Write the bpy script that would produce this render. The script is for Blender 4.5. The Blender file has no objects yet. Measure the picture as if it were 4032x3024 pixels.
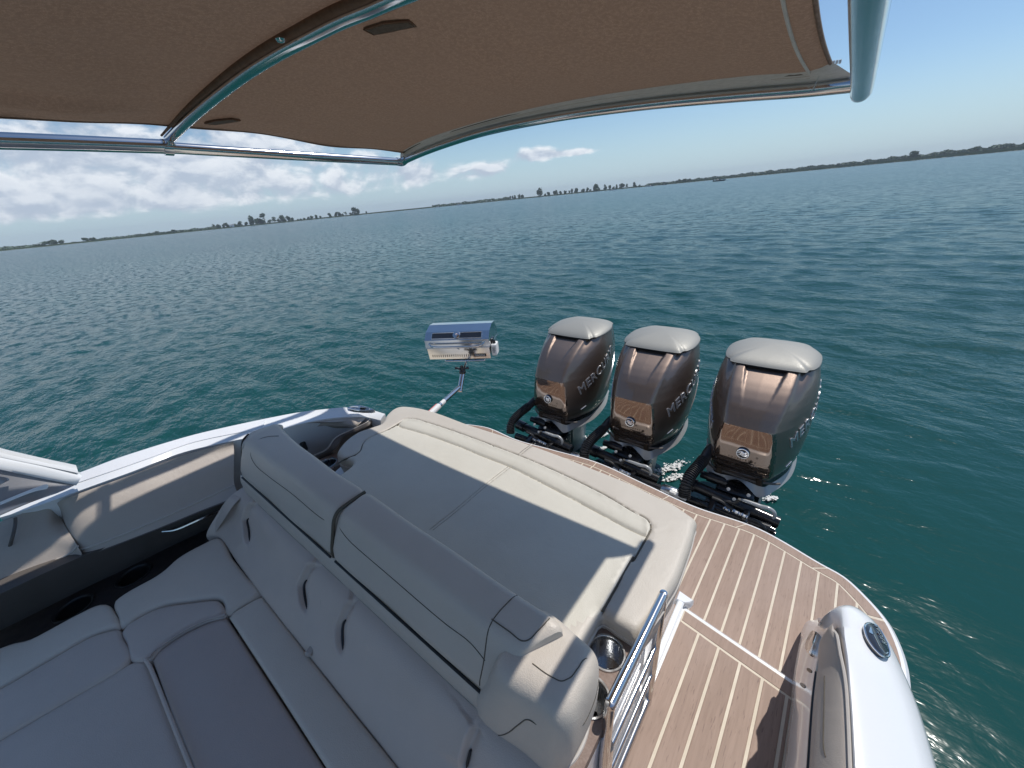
import bpy, math, random
import numpy as np
from mathutils import Vector, Matrix, geometry
from mathutils.bvhtree import BVHTree
R_ = math.radians
random.seed(7); rng = np.random.default_rng(7)
S = bpy.context.scene; COL = S.collection

# ------------------------------------------------------------------ camera, sky, sun, exposure
EYE = 2.05
cd = bpy.data.cameras.new('camera'); cam = bpy.data.objects.new('camera', cd); COL.objects.link(cam)
cd.sensor_width = 36.0; cd.lens = 13.524; cd.clip_start = 0.02; cd.clip_end = 9000
cam.matrix_world = Matrix([[0.77862, -0.20851, 0.59185, 0], [0.62118, 0.38961, -0.67995, 0], [-0.08881, 0.89707, 0.43288, 2.05], [0, 0, 0, 1]])
S.camera = cam
SUN = Vector((0.203, 0.52, 1.0)).normalized()
sun_el = math.asin(SUN.z); sun_az = math.atan2(SUN.x, SUN.y)

W = bpy.data.worlds.new('World'); S.world = W; W.use_nodes = True
wt = W.node_tree; wn = wt.nodes; wl = wt.links
for n_ in list(wn): wn.remove(n_)
def N(tree, typ, **kw):
    n = tree.nodes.new(typ)
    for k, v in kw.items():
        if k.startswith('i_'): n.inputs[k[2:].replace('_', ' ')].default_value = v
        else: setattr(n, k, v)
    return n
def MT(tree, op, a, b=None, c=None, clamp=False):
    n = tree.nodes.new('ShaderNodeMath'); n.operation = op; n.use_clamp = clamp
    for i, v in enumerate((a, b, c)):
        if v is None: continue
        if hasattr(v, 'node'): tree.links.new(v, n.inputs[i])
        else: n.inputs[i].default_value = v
    return n.outputs[0]
def SM(tree, v, lo, hi, a=0.0, b=1.0):
    n = tree.nodes.new('ShaderNodeMapRange'); n.interpolation_type = 'SMOOTHSTEP'; tree.links.new(v, n.inputs[0])
    for i, q in enumerate((lo, hi, a, b)): n.inputs[i+1].default_value = q
    return n.outputs[0]
def MIX(tree, fac, a, b, mode='MIX'):
    n = tree.nodes.new('ShaderNodeMix'); n.data_type = 'RGBA'; n.blend_type = mode
    for s, v in ((n.inputs[0], fac), (n.inputs[6], a), (n.inputs[7], b)):
        if hasattr(v, 'node'): tree.links.new(v, s)
        else: s.default_value = v if not isinstance(v, (tuple, list)) or len(v) == 4 else (*v, 1)
    return n.outputs[2]
SKY_K = 0.095
sky = N(wt, 'ShaderNodeTexSky', sky_type='NISHITA', sun_disc=False, sun_elevation=sun_el, sun_rotation=sun_az,
        altitude=50, air_density=1.0, dust_density=0.35, ozone_density=3.0)
tc = N(wt, 'ShaderNodeTexCoord'); sp = N(wt, 'ShaderNodeSeparateXYZ'); wl.new(tc.outputs['Generated'], sp.inputs[0])
az = MT(wt, 'ARCTAN2', sp.outputs[0], sp.outputs[1]); el = MT(wt, 'ARCSINE', sp.outputs[2])
# pale band of air just over the horizon, all the way round
hz = SM(wt, el, 0.0, 0.17, 1.0, 0.0)
skyc = MIX(wt, MT(wt, 'MULTIPLY', hz, 0.75), MIX(wt, 1.0, sky.outputs[0], (0.88, 0.965, 1.0), 'MULTIPLY'), (4.35, 5.9, 7.1))
# cumulus: low banks on one side of the sky, thinning out towards the other, plus one long cloud at the end of the bank
cv = N(wt, 'ShaderNodeCombineXYZ'); wl.new(MT(wt, 'MULTIPLY', az, 14.0), cv.inputs[0]); wl.new(MT(wt, 'MULTIPLY', el, 24.0), cv.inputs[1])
nz = N(wt, 'ShaderNodeTexNoise', i_Scale=1.0, i_Detail=9.0, i_Roughness=0.56, i_Distortion=0.25); wl.new(cv.outputs[0], nz.inputs['Vector'])
cv2 = N(wt, 'ShaderNodeCombineXYZ'); wl.new(MT(wt, 'MULTIPLY', az, 14.0), cv2.inputs[0]); wl.new(MT(wt, 'MULTIPLY_ADD', el, 24.0, 0.34), cv2.inputs[1])
nz2 = N(wt, 'ShaderNodeTexNoise', i_Scale=1.0, i_Detail=9.0, i_Roughness=0.56, i_Distortion=0.25); wl.new(cv2.outputs[0], nz2.inputs['Vector'])
side = SM(wt, az, R_(-76), R_(-34), 1.0, 0.0)
band = MT(wt, 'MULTIPLY', SM(wt, el, R_(0.6), R_(3.0)), SM(wt, el, R_(7.0), R_(13.5), 1.0, 0.0))
bias = MT(wt, 'MULTIPLY_ADD', MT(wt, 'MULTIPLY', side, band), 0.62, -0.34)
def blob(a0, e0, aw, ew, k):
    u = MT(wt, 'DIVIDE', MT(wt, 'SUBTRACT', az, R_(a0)), R_(aw)); v = MT(wt, 'DIVIDE', MT(wt, 'SUBTRACT', el, R_(e0)), R_(ew))
    d = MT(wt, 'ADD', MT(wt, 'MULTIPLY', u, u), MT(wt, 'MULTIPLY', v, v))
    return MT(wt, 'MULTIPLY', MT(wt, 'EXPONENT', MT(wt, 'MULTIPLY', d, -1.0)), k)
bias = MT(wt, 'ADD', bias, blob(-35.0, 4.85, 3.6, 1.0, 0.60))
bias = MT(wt, 'ADD', bias, blob(-29.6, 4.5, 4.2, 0.5, 0.50))
bias = MT(wt, 'ADD', bias, blob(-41.0, 3.6, 4.2, 1.1, 0.44))
bias = MT(wt, 'ADD', bias, blob(-50, 3.8, 6.5, 1.7, 0.32))
dens = MT(wt, 'ADD', nz.outputs[0], bias); dens2 = MT(wt, 'ADD', nz2.outputs[0], bias)
cm = SM(wt, dens, 0.42, 0.72)
lit = SM(wt, MT(wt, 'SUBTRACT', dens, dens2), -0.14, 0.16)
thick = SM(wt, dens, 0.60, 0.95)
ccol = MIX(wt, lit, (4.5, 5.2, 6.3), (8.6, 8.9, 9.3))
ccol = MIX(wt, MT(wt, 'MULTIPLY', thick, 0.35), ccol, (4.2, 4.9, 6.2))
fin = MIX(wt, MT(wt, 'MULTIPLY', cm, 0.92), skyc, ccol)
bg = N(wt, 'ShaderNodeBackground'); bg.inputs[1].default_value = SKY_K
wo = N(wt, 'ShaderNodeOutputWorld'); wl.new(fin, bg.inputs[0]); wl.new(bg.outputs[0], wo.inputs[0])

sd = bpy.data.lights.new('sun', 'SUN'); sd.energy = 3.1; sd.angle = R_(0.53); sd.color = (1.0, 0.955, 0.89)
sun = bpy.data.objects.new('sun', sd); COL.objects.link(sun); sun.rotation_euler = SUN.to_track_quat('Z', 'Y').to_euler(); sun.location = (3, 8, 15)
S.view_settings.view_transform = 'Standard'; S.view_settings.look = 'None'
S.view_settings.exposure = 0.22; S.view_settings.gamma = 1.0; S.view_settings.use_curve_mapping = False

# ------------------------------------------------------------------ materials
def mat(name, col, rough=0.5, metal=0.0, coat=0.0, coat_r=0.05, spec=0.5, noise=None, bump=None, sheen=0.0, fleck=0.0):
    """noise=(scale, amount, col2[, stretch xyz]); bump=(scale, strength, distance)"""
    m = bpy.data.materials.new(name); m.use_nodes = True; t = m.node_tree; b = t.nodes['Principled BSDF']
    b.inputs['Base Color'].default_value = (*col, 1); b.inputs['Roughness'].default_value = rough; b.inputs['Metallic'].default_value = metal
    b.inputs['Coat Weight'].default_value = coat; b.inputs['Coat Roughness'].default_value = coat_r; b.inputs['Specular IOR Level'].default_value = spec
    b.inputs['Sheen Weight'].default_value = sheen
    co = N(t, 'ShaderNodeTexCoord')
    if noise:
        mp = N(t, 'ShaderNodeMapping'); t.links.new(co.outputs['Object'], mp.inputs[0]); mp.inputs['Scale'].default_value = noise[3] if len(noise) > 3 else (1, 1, 1)
        n = N(t, 'ShaderNodeTexNoise', i_Scale=noise[0], i_Detail=5.0, i_Roughness=0.6); t.links.new(mp.outputs[0], n.inputs['Vector'])
        f = SM(t, n.outputs[0], 0.38, 0.68, 0.0, noise[1])
        t.links.new(MIX(t, f, col, noise[2]), b.inputs['Base Color'])
        r2 = N(t, 'ShaderNodeTexNoise', i_Scale=noise[0]*0.35, i_Detail=3.0); t.links.new(mp.outputs[0], r2.inputs['Vector'])
        t.links.new(SM(t, r2.outputs[0], 0.3, 0.7, max(0.0, rough*0.85), min(1.0, rough*1.18)), b.inputs['Roughness'])
    if bump:
        v = N(t, 'ShaderNodeTexVoronoi', i_Scale=bump[0]); t.links.new(co.outputs['Object'], v.inputs['Vector'])
        v2 = N(t, 'ShaderNodeTexNoise', i_Scale=bump[0]*0.03, i_Detail=3.0); t.links.new(co.outputs['Object'], v2.inputs['Vector'])
        h = MT(t, 'MULTIPLY_ADD', v2.outputs[0], 1.0, v.outputs[0])
        bp = N(t, 'ShaderNodeBump'); bp.inputs['Strength'].default_value = bump[1]; bp.inputs['Distance'].default_value = bump[2]
        t.links.new(h, bp.inputs['Height'])
        v3 = N(t, 'ShaderNodeTexNoise', i_Scale=11.0, i_Detail=3.0, i_Distortion=1.2); t.links.new(co.outputs['Object'], v3.inputs['Vector'])   # slow puckers of the stretched cover
        bq = N(t, 'ShaderNodeBump'); bq.inputs['Strength'].default_value = .35; bq.inputs['Distance'].default_value = .0045
        t.links.new(v3.outputs[0], bq.inputs['Height']); t.links.new(bp.outputs[0], bq.inputs['Normal']); t.links.new(bq.outputs[0], b.inputs['Normal'])
    return m
LB = (420.0, 0.35, 0.0011)
M_ = {}
M_['ivory'] = mat('ivory_vinyl', (0.62, 0.585, 0.50), 0.42, noise=(5, .6, (0.57, 0.535, 0.455)), bump=LB)
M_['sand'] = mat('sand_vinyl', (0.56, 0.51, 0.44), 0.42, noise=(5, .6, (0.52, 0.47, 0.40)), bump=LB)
M_['taupe'] = mat('taupe_vinyl', (0.45, 0.395, 0.345), 0.45, noise=(6, .6, (0.41, 0.36, 0.315)), bump=LB)
M_['stone'] = mat('stone_vinyl', (0.56, 0.50, 0.43), 0.42, noise=(6, .5, (0.52, 0.465, 0.40)), bump=LB)
M_['mauve'] = mat('mauve_vinyl', (0.58, 0.49, 0.42), 0.45, noise=(6, .5, (0.53, 0.45, 0.385)), bump=LB)
M_['plum'] = mat('slate_vinyl', (0.50, 0.415, 0.365), 0.5, noise=(6, .5, (0.455, 0.38, 0.335)), bump=LB)
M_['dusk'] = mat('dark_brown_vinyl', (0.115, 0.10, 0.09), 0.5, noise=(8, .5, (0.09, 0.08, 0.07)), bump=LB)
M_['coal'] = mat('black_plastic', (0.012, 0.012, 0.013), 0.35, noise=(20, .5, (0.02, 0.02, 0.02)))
M_['ledge_dark'] = mat('dark_tray', (0.018, 0.014, 0.013), 0.6, noise=(60, .6, (0.03, 0.02, 0.018)))
M_['seam'] = mat('olive_piping_shade', (0.10, 0.085, 0.06), 0.6, noise=(60, .5, (0.07, 0.06, 0.045)))  # seam olive, dark enough to carry the pad groove's shadow too
M_['pocket'] = mat('dark_brown_canvas', (0.22, 0.125, 0.08), 0.8, noise=(90, .6, (0.16, 0.09, 0.06)))
M_['seat'] = mat('seat_vinyl', (0.66, 0.575, 0.475), 0.42, noise=(6, .5, (0.61, 0.53, 0.435)), bump=LB)
M_['piping'] = mat('pale_piping', (0.52, 0.48, 0.43), 0.4, noise=(60, .5, (0.46, 0.42, 0.38)))
M_['thread'] = mat('stitching', (0.42, 0.385, 0.33), 0.7, noise=(90, .5, (0.36, 0.33, 0.28)))
M_['white'] = mat('white_gelcoat', (0.80, 0.81, 0.82), 0.22, coat=0.5, coat_r=0.04, noise=(3, .5, (0.76, 0.77, 0.78)))
M_['nonskid'] = mat('nonskid_gelcoat', (0.76, 0.77, 0.79), 0.55, noise=(300, .5, (0.68, 0.69, 0.72)), bump=(500, .5, .001))
M_['grey'] = mat('silver_grey_panel', (0.33, 0.33, 0.345), 0.35, metal=0.35, coat=.3, noise=(2.5, .6, (0.28, 0.28, 0.30)))
M_['steel'] = mat('stainless_steel', (0.72, 0.72, 0.72), 0.13, metal=1.0, noise=(14, .4, (0.64, 0.64, 0.65)))
M_['steel2'] = mat('brushed_steel', (0.55, 0.56, 0.57), 0.24, metal=1.0, noise=(160, .5, (0.45, 0.46, 0.48), (1, 1, .05)))
M_['black'] = mat('black_paint', (0.010, 0.010, 0.012), 0.28, coat=.3, noise=(15, .5, (0.022, 0.022, 0.025)))
M_['rubber'] = mat('black_rubber', (0.016, 0.016, 0.018), 0.42, noise=(30, .5, (0.028, 0.028, 0.03)))
M_['fawn'] = mat('fawn_ledge', (0.21, 0.145, 0.115), 0.6, noise=(220, .7, (0.27, 0.20, 0.165)))
M_['cream'] = mat('cream_caulk', (0.66, 0.58, 0.46), 0.6, noise=(40, .5, (0.60, 0.52, 0.41)))
M_['lens'] = mat('smoked_glass', (0.015, 0.016, 0.02), 0.05, coat=1.0, noise=(8, .5, (0.03, 0.03, 0.035)))
M_['red'] = mat('red_tape', (0.45, 0.05, 0.06), 0.5, noise=(60, .5, (0.55, 0.2, 0.18)))
M_['label_white'] = mat('white_label', (0.72, 0.72, 0.71), 0.5, noise=(60, .5, (0.66, 0.66, 0.65)))
M_['webbing'] = mat('grey_webbing', (0.66, 0.65, 0.63), 0.8, noise=(300, .7, (0.54, 0.53, 0.51), (.15, 1, 1)), bump=(300, .5, .001))
M_['chrome'] = mat('chrome_letters', (0.68, 0.69, 0.71), 0.12, metal=1.0, noise=(30, .4, (0.6, 0.61, 0.63)))
M_['letter'] = mat('silver_lettering', (0.50, 0.51, 0.53), 0.22, metal=0.55, coat=.6, noise=(30, .4, (0.48, 0.49, 0.51)))
M_['ghost'] = mat('bronze_print', (0.05, 0.035, 0.026), 0.4, metal=.4, noise=(60, .4, (0.06, 0.045, 0.035)))
M_['silver_paint'] = mat('silver_metallic_paint', (0.315, 0.308, 0.278), 0.55, metal=0.25, coat=0.1, coat_r=0.3, noise=(700, .35, (0.37, 0.362, 0.33)))
M_['chaps'] = mat('satin_silver_paint', (0.40, 0.41, 0.415), 0.35, metal=0.15, coat=.2, noise=(10, .5, (0.34, 0.35, 0.355)))
M_['bronze_panel'] = mat('polished_bronze_panel', (0.27, 0.205, 0.165), 0.08, metal=0.9, coat=1.0, coat_r=0.02, noise=(900, .35, (0.30, 0.23, 0.185)))
M_['bronze'] = mat('bronze_metallic_paint', (0.25, 0.19, 0.155), 0.50, metal=1.0, coat=1.0, coat_r=0.03, noise=(900, .5, (0.33, 0.255, 0.21)))

def teak_mat():
    m = bpy.data.materials.new('faux_teak'); m.use_nodes = True; t = m.node_tree; b = t.nodes['Principled BSDF']
    co = N(t, 'ShaderNodeTexCoord'); oi = N(t, 'ShaderNodeObjectInfo')
    add = N(t, 'ShaderNodeVectorMath', operation='ADD'); t.links.new(co.outputs['Object'], add.inputs[0])
    cx = N(t, 'ShaderNodeCombineXYZ'); t.links.new(MT(t, 'MULTIPLY', oi.outputs['Random'], 17.0), cx.inputs[1]); t.links.new(cx.outputs[0], add.inputs[1])
    mp = N(t, 'ShaderNodeMapping'); mp.inputs['Scale'].default_value = (95, 7, 40); t.links.new(add.outputs[0], mp.inputs[0])
    n1 = N(t, 'ShaderNodeTexNoise', i_Scale=1.0, i_Detail=6.0, i_Roughness=0.65, i_Distortion=0.5); t.links.new(mp.outputs[0], n1.inputs['Vector'])
    mp2 = N(t, 'ShaderNodeMapping'); mp2.inputs['Scale'].default_value = (230, 24, 40); t.links.new(add.outputs[0], mp2.inputs[0])
    n2 = N(t, 'ShaderNodeTexNoise', i_Scale=1.0, i_Detail=2.0); t.links.new(mp2.outputs[0], n2.inputs['Vector'])
    n3 = N(t, 'ShaderNodeTexNoise', i_Scale=4.5, i_Detail=4.0); t.links.new(co.outputs['Object'], n3.inputs['Vector'])
    c = MIX(t, SM(t, n1.outputs[0], 0.3, 0.7), (0.265, 0.178, 0.132), (0.34, 0.235, 0.18))
    c = MIX(t, SM(t, n2.outputs[0], 0.61, 0.70, 0.0, 0.75), c, (0.17, 0.105, 0.08))
    c = MIX(t, SM(t, n3.outputs[0], 0.35, 0.7, 0.0, 0.35), c, (0.38, 0.28, 0.23))
    c = MIX(t, MT(t, 'MULTIPLY', oi.outputs['Random'], 0.22), c, (0.25, 0.165, 0.12))
    t.links.new(c, b.inputs['Base Color']); b.inputs['Roughness'].default_value = 0.6
    bp = N(t, 'ShaderNodeBump'); bp.inputs['Strength'].default_value = .3; bp.inputs['Distance'].default_value = .001; t.links.new(n1.outputs[0], bp.inputs['Height']); t.links.new(bp.outputs[0], b.inputs['Normal'])
    return m
M_['teak'] = teak_mat()

def canvas_mat():
    m = bpy.data.materials.new('brown_canvas'); m.use_nodes = True; t = m.node_tree; b = t.nodes['Principled BSDF']; out = t.nodes['Material Output']
    co = N(t, 'ShaderNodeTexCoord')
    n1 = N(t, 'ShaderNodeTexNoise', i_Scale=420.0, i_Detail=3.0, i_Roughness=.7); t.links.new(co.outputs['Object'], n1.inputs['Vector'])
    mp = N(t, 'ShaderNodeMapping'); mp.inputs['Scale'].default_value = (9, 2.5, 4); t.links.new(co.outputs['Object'], mp.inputs[0])
    n2 = N(t, 'ShaderNodeTexNoise', i_Scale=1.0, i_Detail=5.0, i_Roughness=.55); t.links.new(mp.outputs[0], n2.inputs['Vector'])
    c = MIX(t, SM(t, n1.outputs[0], 0.36, 0.66), (0.22, 0.158, 0.122), (0.42, 0.315, 0.255))
    n4 = N(t, 'ShaderNodeTexNoise', i_Scale=120.0, i_Detail=2.0); t.links.new(co.outputs['Object'], n4.inputs['Vector'])
    c = MIX(t, SM(t, n4.outputs[0], .35, .65, 0, .75), c, (0.19, 0.137, 0.108))
    c = MIX(t, SM(t, n2.outputs[0], 0.35, 0.7, 0, .35), c, (0.26, 0.195, 0.16))
    t.links.new(c, b.inputs['Base Color']); b.inputs['Roughness'].default_value = .85; b.inputs['Sheen Weight'].default_value = .15
    tr = N(t, 'ShaderNodeBsdfTranslucent'); t.links.new(MIX(t, .45, c, (0.84, 0.69, 0.57)), tr.inputs[0])
    mx = N(t, 'ShaderNodeMixShader'); mx.inputs[0].default_value = 0.47
    t.links.new(b.outputs[0], mx.inputs[1]); t.links.new(tr.outputs[0], mx.inputs[2]); t.links.new(mx.outputs[0], out.inputs[0])
    bp = N(t, 'ShaderNodeBump'); bp.inputs['Strength'].default_value = .5; bp.inputs['Distance'].default_value = .001; t.links.new(n1.outputs[0], bp.inputs['Height'])
    bp2 = N(t, 'ShaderNodeBump'); bp2.inputs['Strength'].default_value = .35; bp2.inputs['Distance'].default_value = .03; t.links.new(n2.outputs[0], bp2.inputs['Height']); t.links.new(bp.outputs[0], bp2.inputs['Normal'])
    t.links.new(bp2.outputs[0], b.inputs['Normal'])
    return m
M_['canvas'] = canvas_mat()

def leaf_mat(name, a, b_):
    m = bpy.data.materials.new(name); m.use_nodes = True; t = m.node_tree; b = t.nodes['Principled BSDF']
    co = N(t, 'ShaderNodeTexCoord'); oi = N(t, 'ShaderNodeObjectInfo')
    n = N(t, 'ShaderNodeTexNoise', i_Scale=0.7, i_Detail=4.0); t.links.new(co.outputs['Object'], n.inputs['Vector'])
    c = MIX(t, SM(t, n.outputs[0], .35, .65), a, b_); c = MIX(t, MT(t, 'MULTIPLY', oi.outputs['Random'], .4), c, (0.055, 0.075, 0.04))
    t.links.new(c, b.inputs['Base Color']); b.inputs['Roughness'].default_value = .7; b.inputs['Specular IOR Level'].default_value = .2
    return m
M_['leaf'] = leaf_mat('dark_foliage', (0.045, 0.088, 0.040), (0.075, 0.13, 0.055))
M_['leaf2'] = leaf_mat('grey_green_foliage', (0.075, 0.12, 0.07), (0.11, 0.16, 0.09))
M_['reed'] = leaf_mat('reed', (0.10, 0.15, 0.055), (0.07, 0.115, 0.04))
M_['bark'] = mat('bark', (0.09, 0.07, 0.055), .9, noise=(3, .6, (0.06, 0.05, 0.04)))
M_['earth'] = mat('earth', (0.12, 0.12, 0.06), .9, noise=(.05, .7, (0.08, 0.10, 0.04)))

# ------------------------------------------------------------------ helpers
def tag(o, label=None, cat=None, group=None, kind=None):
    for k, v in (('label', label), ('category', cat), ('group', group), ('kind', kind)):
        if v: o[k] = v
    return o
def thing(name, label, cat, loc=(0, 0, 0), group=None):
    o = bpy.data.objects.new(name, None); o.empty_display_size = .1; COL.objects.link(o); o.location = loc
    return tag(o, label, cat, group)
def root_loc(o):
    l = Vector((0, 0, 0))
    while o is not None: l += o.location; o = o.parent
    return l
def obj(name, V, F, m, parent=None, ang=38, smooth=True):
    me = bpy.data.meshes.new(name); off = root_loc(parent) if parent else Vector((0, 0, 0))
    V = np.asarray(V, float).reshape(-1, 3) - np.array(off)
    me.from_pydata([tuple(v) for v in V], [], [tuple(int(i) for i in f) for f in F]); me.validate(); me.update()
    if m is not None: me.materials.append(M_[m] if isinstance(m, str) else m)
    if smooth:
        me.shade_smooth(); me.set_sharp_from_angle(angle=R_(ang))
    o = bpy.data.objects.new(name, me); COL.objects.link(o)
    if parent: o.parent = parent
    return o
def nrm(o):   # consistent outward normals
    import bmesh
    b = bmesh.new(); b.from_mesh(o.data); bmesh.ops.recalc_face_normals(b, faces=b.faces); b.to_mesh(o.data); b.free(); return o
def join(*parts):
    V, F = [], []; k = 0
    for v, f in parts:
        v = np.asarray(v, float).reshape(-1, 3); V.append(v); F += [tuple(i+k for i in q) for q in f]; k += len(v)
    return np.vstack(V), F
def cat_(P, n, closed=False, smooth=True):
    """resample a polyline to n points by arc length, through a Catmull-Rom curve"""
    P = np.asarray(P, float)
    if closed: P = np.vstack([P, P[:1]])
    if smooth and len(P) > 2:
        if closed: Q = np.vstack([P[-2], P, P[1]])
        else: Q = np.vstack([2*P[0]-P[1], P, 2*P[-1]-P[-2]])
        out = []
        for i in range(len(Q)-3):
            p0, p1, p2, p3 = Q[i:i+4]; t = np.linspace(0, 1, 13)[:-1, None]
            d1 = np.linalg.norm(p1-p0)**.5+1e-6; d2 = np.linalg.norm(p2-p1)**.5+1e-6; d3 = np.linalg.norm(p3-p2)**.5+1e-6
            m1 = (p2-p1) + d2*((p1-p0)/d1-(p2-p0)/(d1+d2)); m2 = (p2-p1) + d2*((p3-p2)/d3-(p3-p1)/(d2+d3))
            out.append((2*t**3-3*t**2+1)*p1+(t**3-2*t**2+t)*m1+(-2*t**3+3*t**2)*p2+(t**3-t**2)*m2)
        P = np.vstack(out+[P[-1:]])
    s = np.r_[0, np.cumsum(np.linalg.norm(np.diff(P, axis=0), axis=1))]
    u = np.linspace(0, s[-1], n+1)[:-1] if closed else np.linspace(0, s[-1], n)
    return np.stack([np.interp(u, s, P[:, k]) for k in range(P.shape[1])], 1)
def span_(P, m, closed=False):
    """Catmull-Rom through P with exactly m samples per span (the given points stay on it)"""
    P = np.asarray(P, float)
    if len(P) < 3: return np.array([P[0]+(P[-1]-P[0])*t for t in np.linspace(0, 1, m+1)])
    Q = np.vstack([P[-1:], P, P[:2]]) if closed else np.vstack([2*P[0]-P[1], P, 2*P[-1]-P[-2]])
    out = []; t = np.linspace(0, 1, m+1)[:-1, None]
    for i in range(len(P) if closed else len(P)-1):
        p0, p1, p2, p3 = Q[i:i+4]
        d1 = np.linalg.norm(p1-p0)**.5+1e-5; d2 = np.linalg.norm(p2-p1)**.5+1e-5; d3 = np.linalg.norm(p3-p2)**.5+1e-5
        m1 = (p2-p1)+d2*((p1-p0)/d1-(p2-p0)/(d1+d2)); m2 = (p2-p1)+d2*((p3-p2)/d3-(p3-p1)/(d2+d3))
        out.append((2*t**3-3*t**2+1)*p1+(t**3-2*t**2+t)*m1+(-2*t**3+3*t**2)*p2+(t**3-t**2)*m2)
    if not closed: out.append(P[-1:])
    return np.vstack(out)
def rings(loops, m=5, cap=True):
    """solid through horizontal closed loops (same number of points each), bottom to top"""
    L = np.stack([span_(l, m, True) for l in loops]); k, n = L.shape[:2]
    L = np.stack([span_(L[:, j], 4) for j in range(n)], 1); k = len(L)
    F = grid_faces(k, n, False, True)
    if cap: F += [tuple(range(n))[::-1], tuple(range((k-1)*n, k*n))]
    return L.reshape(-1, 3), F
def grid_faces(n, m, cu=False, cv=False):
    F = []
    for i in range(n if cu else n-1):
        for j in range(m if cv else m-1):
            F.append((i*m+j, i*m+(j+1) % m, ((i+1) % n)*m+(j+1) % m, ((i+1) % n)*m+j))
    return F
def skin(rails, n=24, m=4, loop=False, caps=True, sm=True, smc=True):
    """surface through successive rails (each a list of points); loop closes it round the rails into a solid"""
    Rs = np.stack([cat_(r, n, smooth=sm) for r in rails])           # k,n,3
    out = []
    k = len(rails)
    nn = (k*m) if loop else ((k-1)*m+1)
    for j in range(n):
        out.append(span_(Rs[:, j], m, loop))
    V = np.stack(out)                                               # n,nn,3
    F = grid_faces(n, nn, False, loop); V = V.reshape(-1, 3)
    if loop and caps: F += [tuple(range(nn)), tuple(range((n-1)*nn, n*nn))]
    return V, F
def cross(rails, n=24, loop=True, caps=True, sm=True):
    """same but straight across the rails (crisp rails)"""
    Rs = np.stack([cat_(r, n, smooth=sm) for r in rails], 1); nn = len(rails)
    F = grid_faces(n, nn, False, loop)
    if loop and caps: F += [tuple(range(nn)), tuple(range((n-1)*nn, n*nn))]
    return Rs.reshape(-1, 3), F
def tube(P, r=.01, k=10, n=None, smooth=True, caps=True, closed=False):
    P = np.asarray(P, float); n = n or max(2, len(P) if not smooth else len(P)*5)
    Q = cat_(P, n, closed=closed, smooth=smooth) if (smooth or n != len(P)) else P
    n = len(Q)
    rr = np.interp(np.linspace(0, 1, n), np.linspace(0, 1, len(r)), r) if hasattr(r, '__len__') else np.full(n, r)
    T = np.gradient(Q, axis=0) if not closed else np.roll(Q, -1, 0)-np.roll(Q, 1, 0)
    T /= np.linalg.norm(T, axis=1)[:, None]+1e-12
    a = np.array([0, 0, 1.]) if abs(T[0][2]) < .9 else np.array([1., 0, 0]); V = []
    for i in range(n):
        a = a-T[i]*(a@T[i]); a /= np.linalg.norm(a); b = np.cross(T[i], a)
        th = np.arange(k)*2*np.pi/k
        V.append(Q[i]+rr[i]*(np.cos(th)[:, None]*a+np.sin(th)[:, None]*b))
    F = grid_faces(n, k, closed, True)
    if caps and not closed: F += [tuple(range(k))[::-1], tuple(range((n-1)*k, n*k))]
    return np.vstack(V), F
def ptube(P, r, k=10):      # straight-segment tube
    return tube(P, r, k, smooth=False)
def lathe(prof, c, k=28, axis=(0, 0, 1)):
    ax = Vector(axis).normalized(); u = ax.orthogonal().normalized(); v = ax.cross(u); V = []
    for r, h in prof:
        for i in range(k):
            a = 2*math.pi*i/k; V.append(Vector(c)+ax*h+(u*math.cos(a)+v*math.sin(a))*r)
    F = grid_faces(len(prof), k, False, True); F += [tuple(range(k))[::-1], tuple(range((len(prof)-1)*k, len(prof)*k))]
    return np.array(V), F
def box(c, s, rot=0.0, bev=.004, Mx=None):
    """bevelled box: centre, full size, turn about z (or matrix Mx)"""
    hx, hy, hz = [q/2 for q in s]; b = min(bev, hx*.45, hy*.45, hz*.45)
    V = []; lv = [(-hz, b), (-hz+b, 0), (hz-b, 0), (hz, b)]
    for z, i in lv:
        x, y = hx-i, hy-i; c_ = b
        V += [(x-c_, y, z), (x, y-c_, z), (x, -y+c_, z), (x-c_, -y, z), (-x+c_, -y, z), (-x, -y+c_, z), (-x, y-c_, z), (-x+c_, y, z)]
    F = grid_faces(4, 8, False, True); F += [tuple(range(8)), tuple(range(24, 32))[::-1]]
    V = np.array(V)
    if Mx is not None: V = V@np.array(Mx).T
    else: V = V@np.array(Matrix.Rotation(rot, 3, 'Z')).T
    return V+np.array(c), F
def rod(a, b, r, k=12): return tube([a, b], r, k, n=2, smooth=False)
def prism(poly, dz, bev=0.0, top_in=None):
    """flat outline (list of 3D points) given its top; extruded down by dz with a small bevelled top edge"""
    P = np.asarray(poly, float); n = len(P)
    if bev > 0:
        c = P.mean(0); T = np.roll(P, -1, 0)-np.roll(P, 1, 0); nn = np.stack([T[:, 1], -T[:, 0], 0*T[:, 0]], 1); nn /= np.linalg.norm(nn, axis=1)[:, None]+1e-9
        A = 0.5*np.sum(P[:, 0]*np.roll(P[:, 1], -1)-np.roll(P[:, 0], -1)*P[:, 1]); nn *= (1 if A > 0 else -1)
        ins = P-nn*bev; mid = P-np.array([0, 0, bev])
        R = [P-np.array([0, 0, dz]), mid, ins]
    else: R = [P-np.array([0, 0, dz]), P]
    V = np.vstack(R); F = grid_faces(len(R), n, False, True); F += [tuple(range(n))[::-1], tuple(range((len(R)-1)*n, len(R)*n))]
    return V, F
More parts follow.
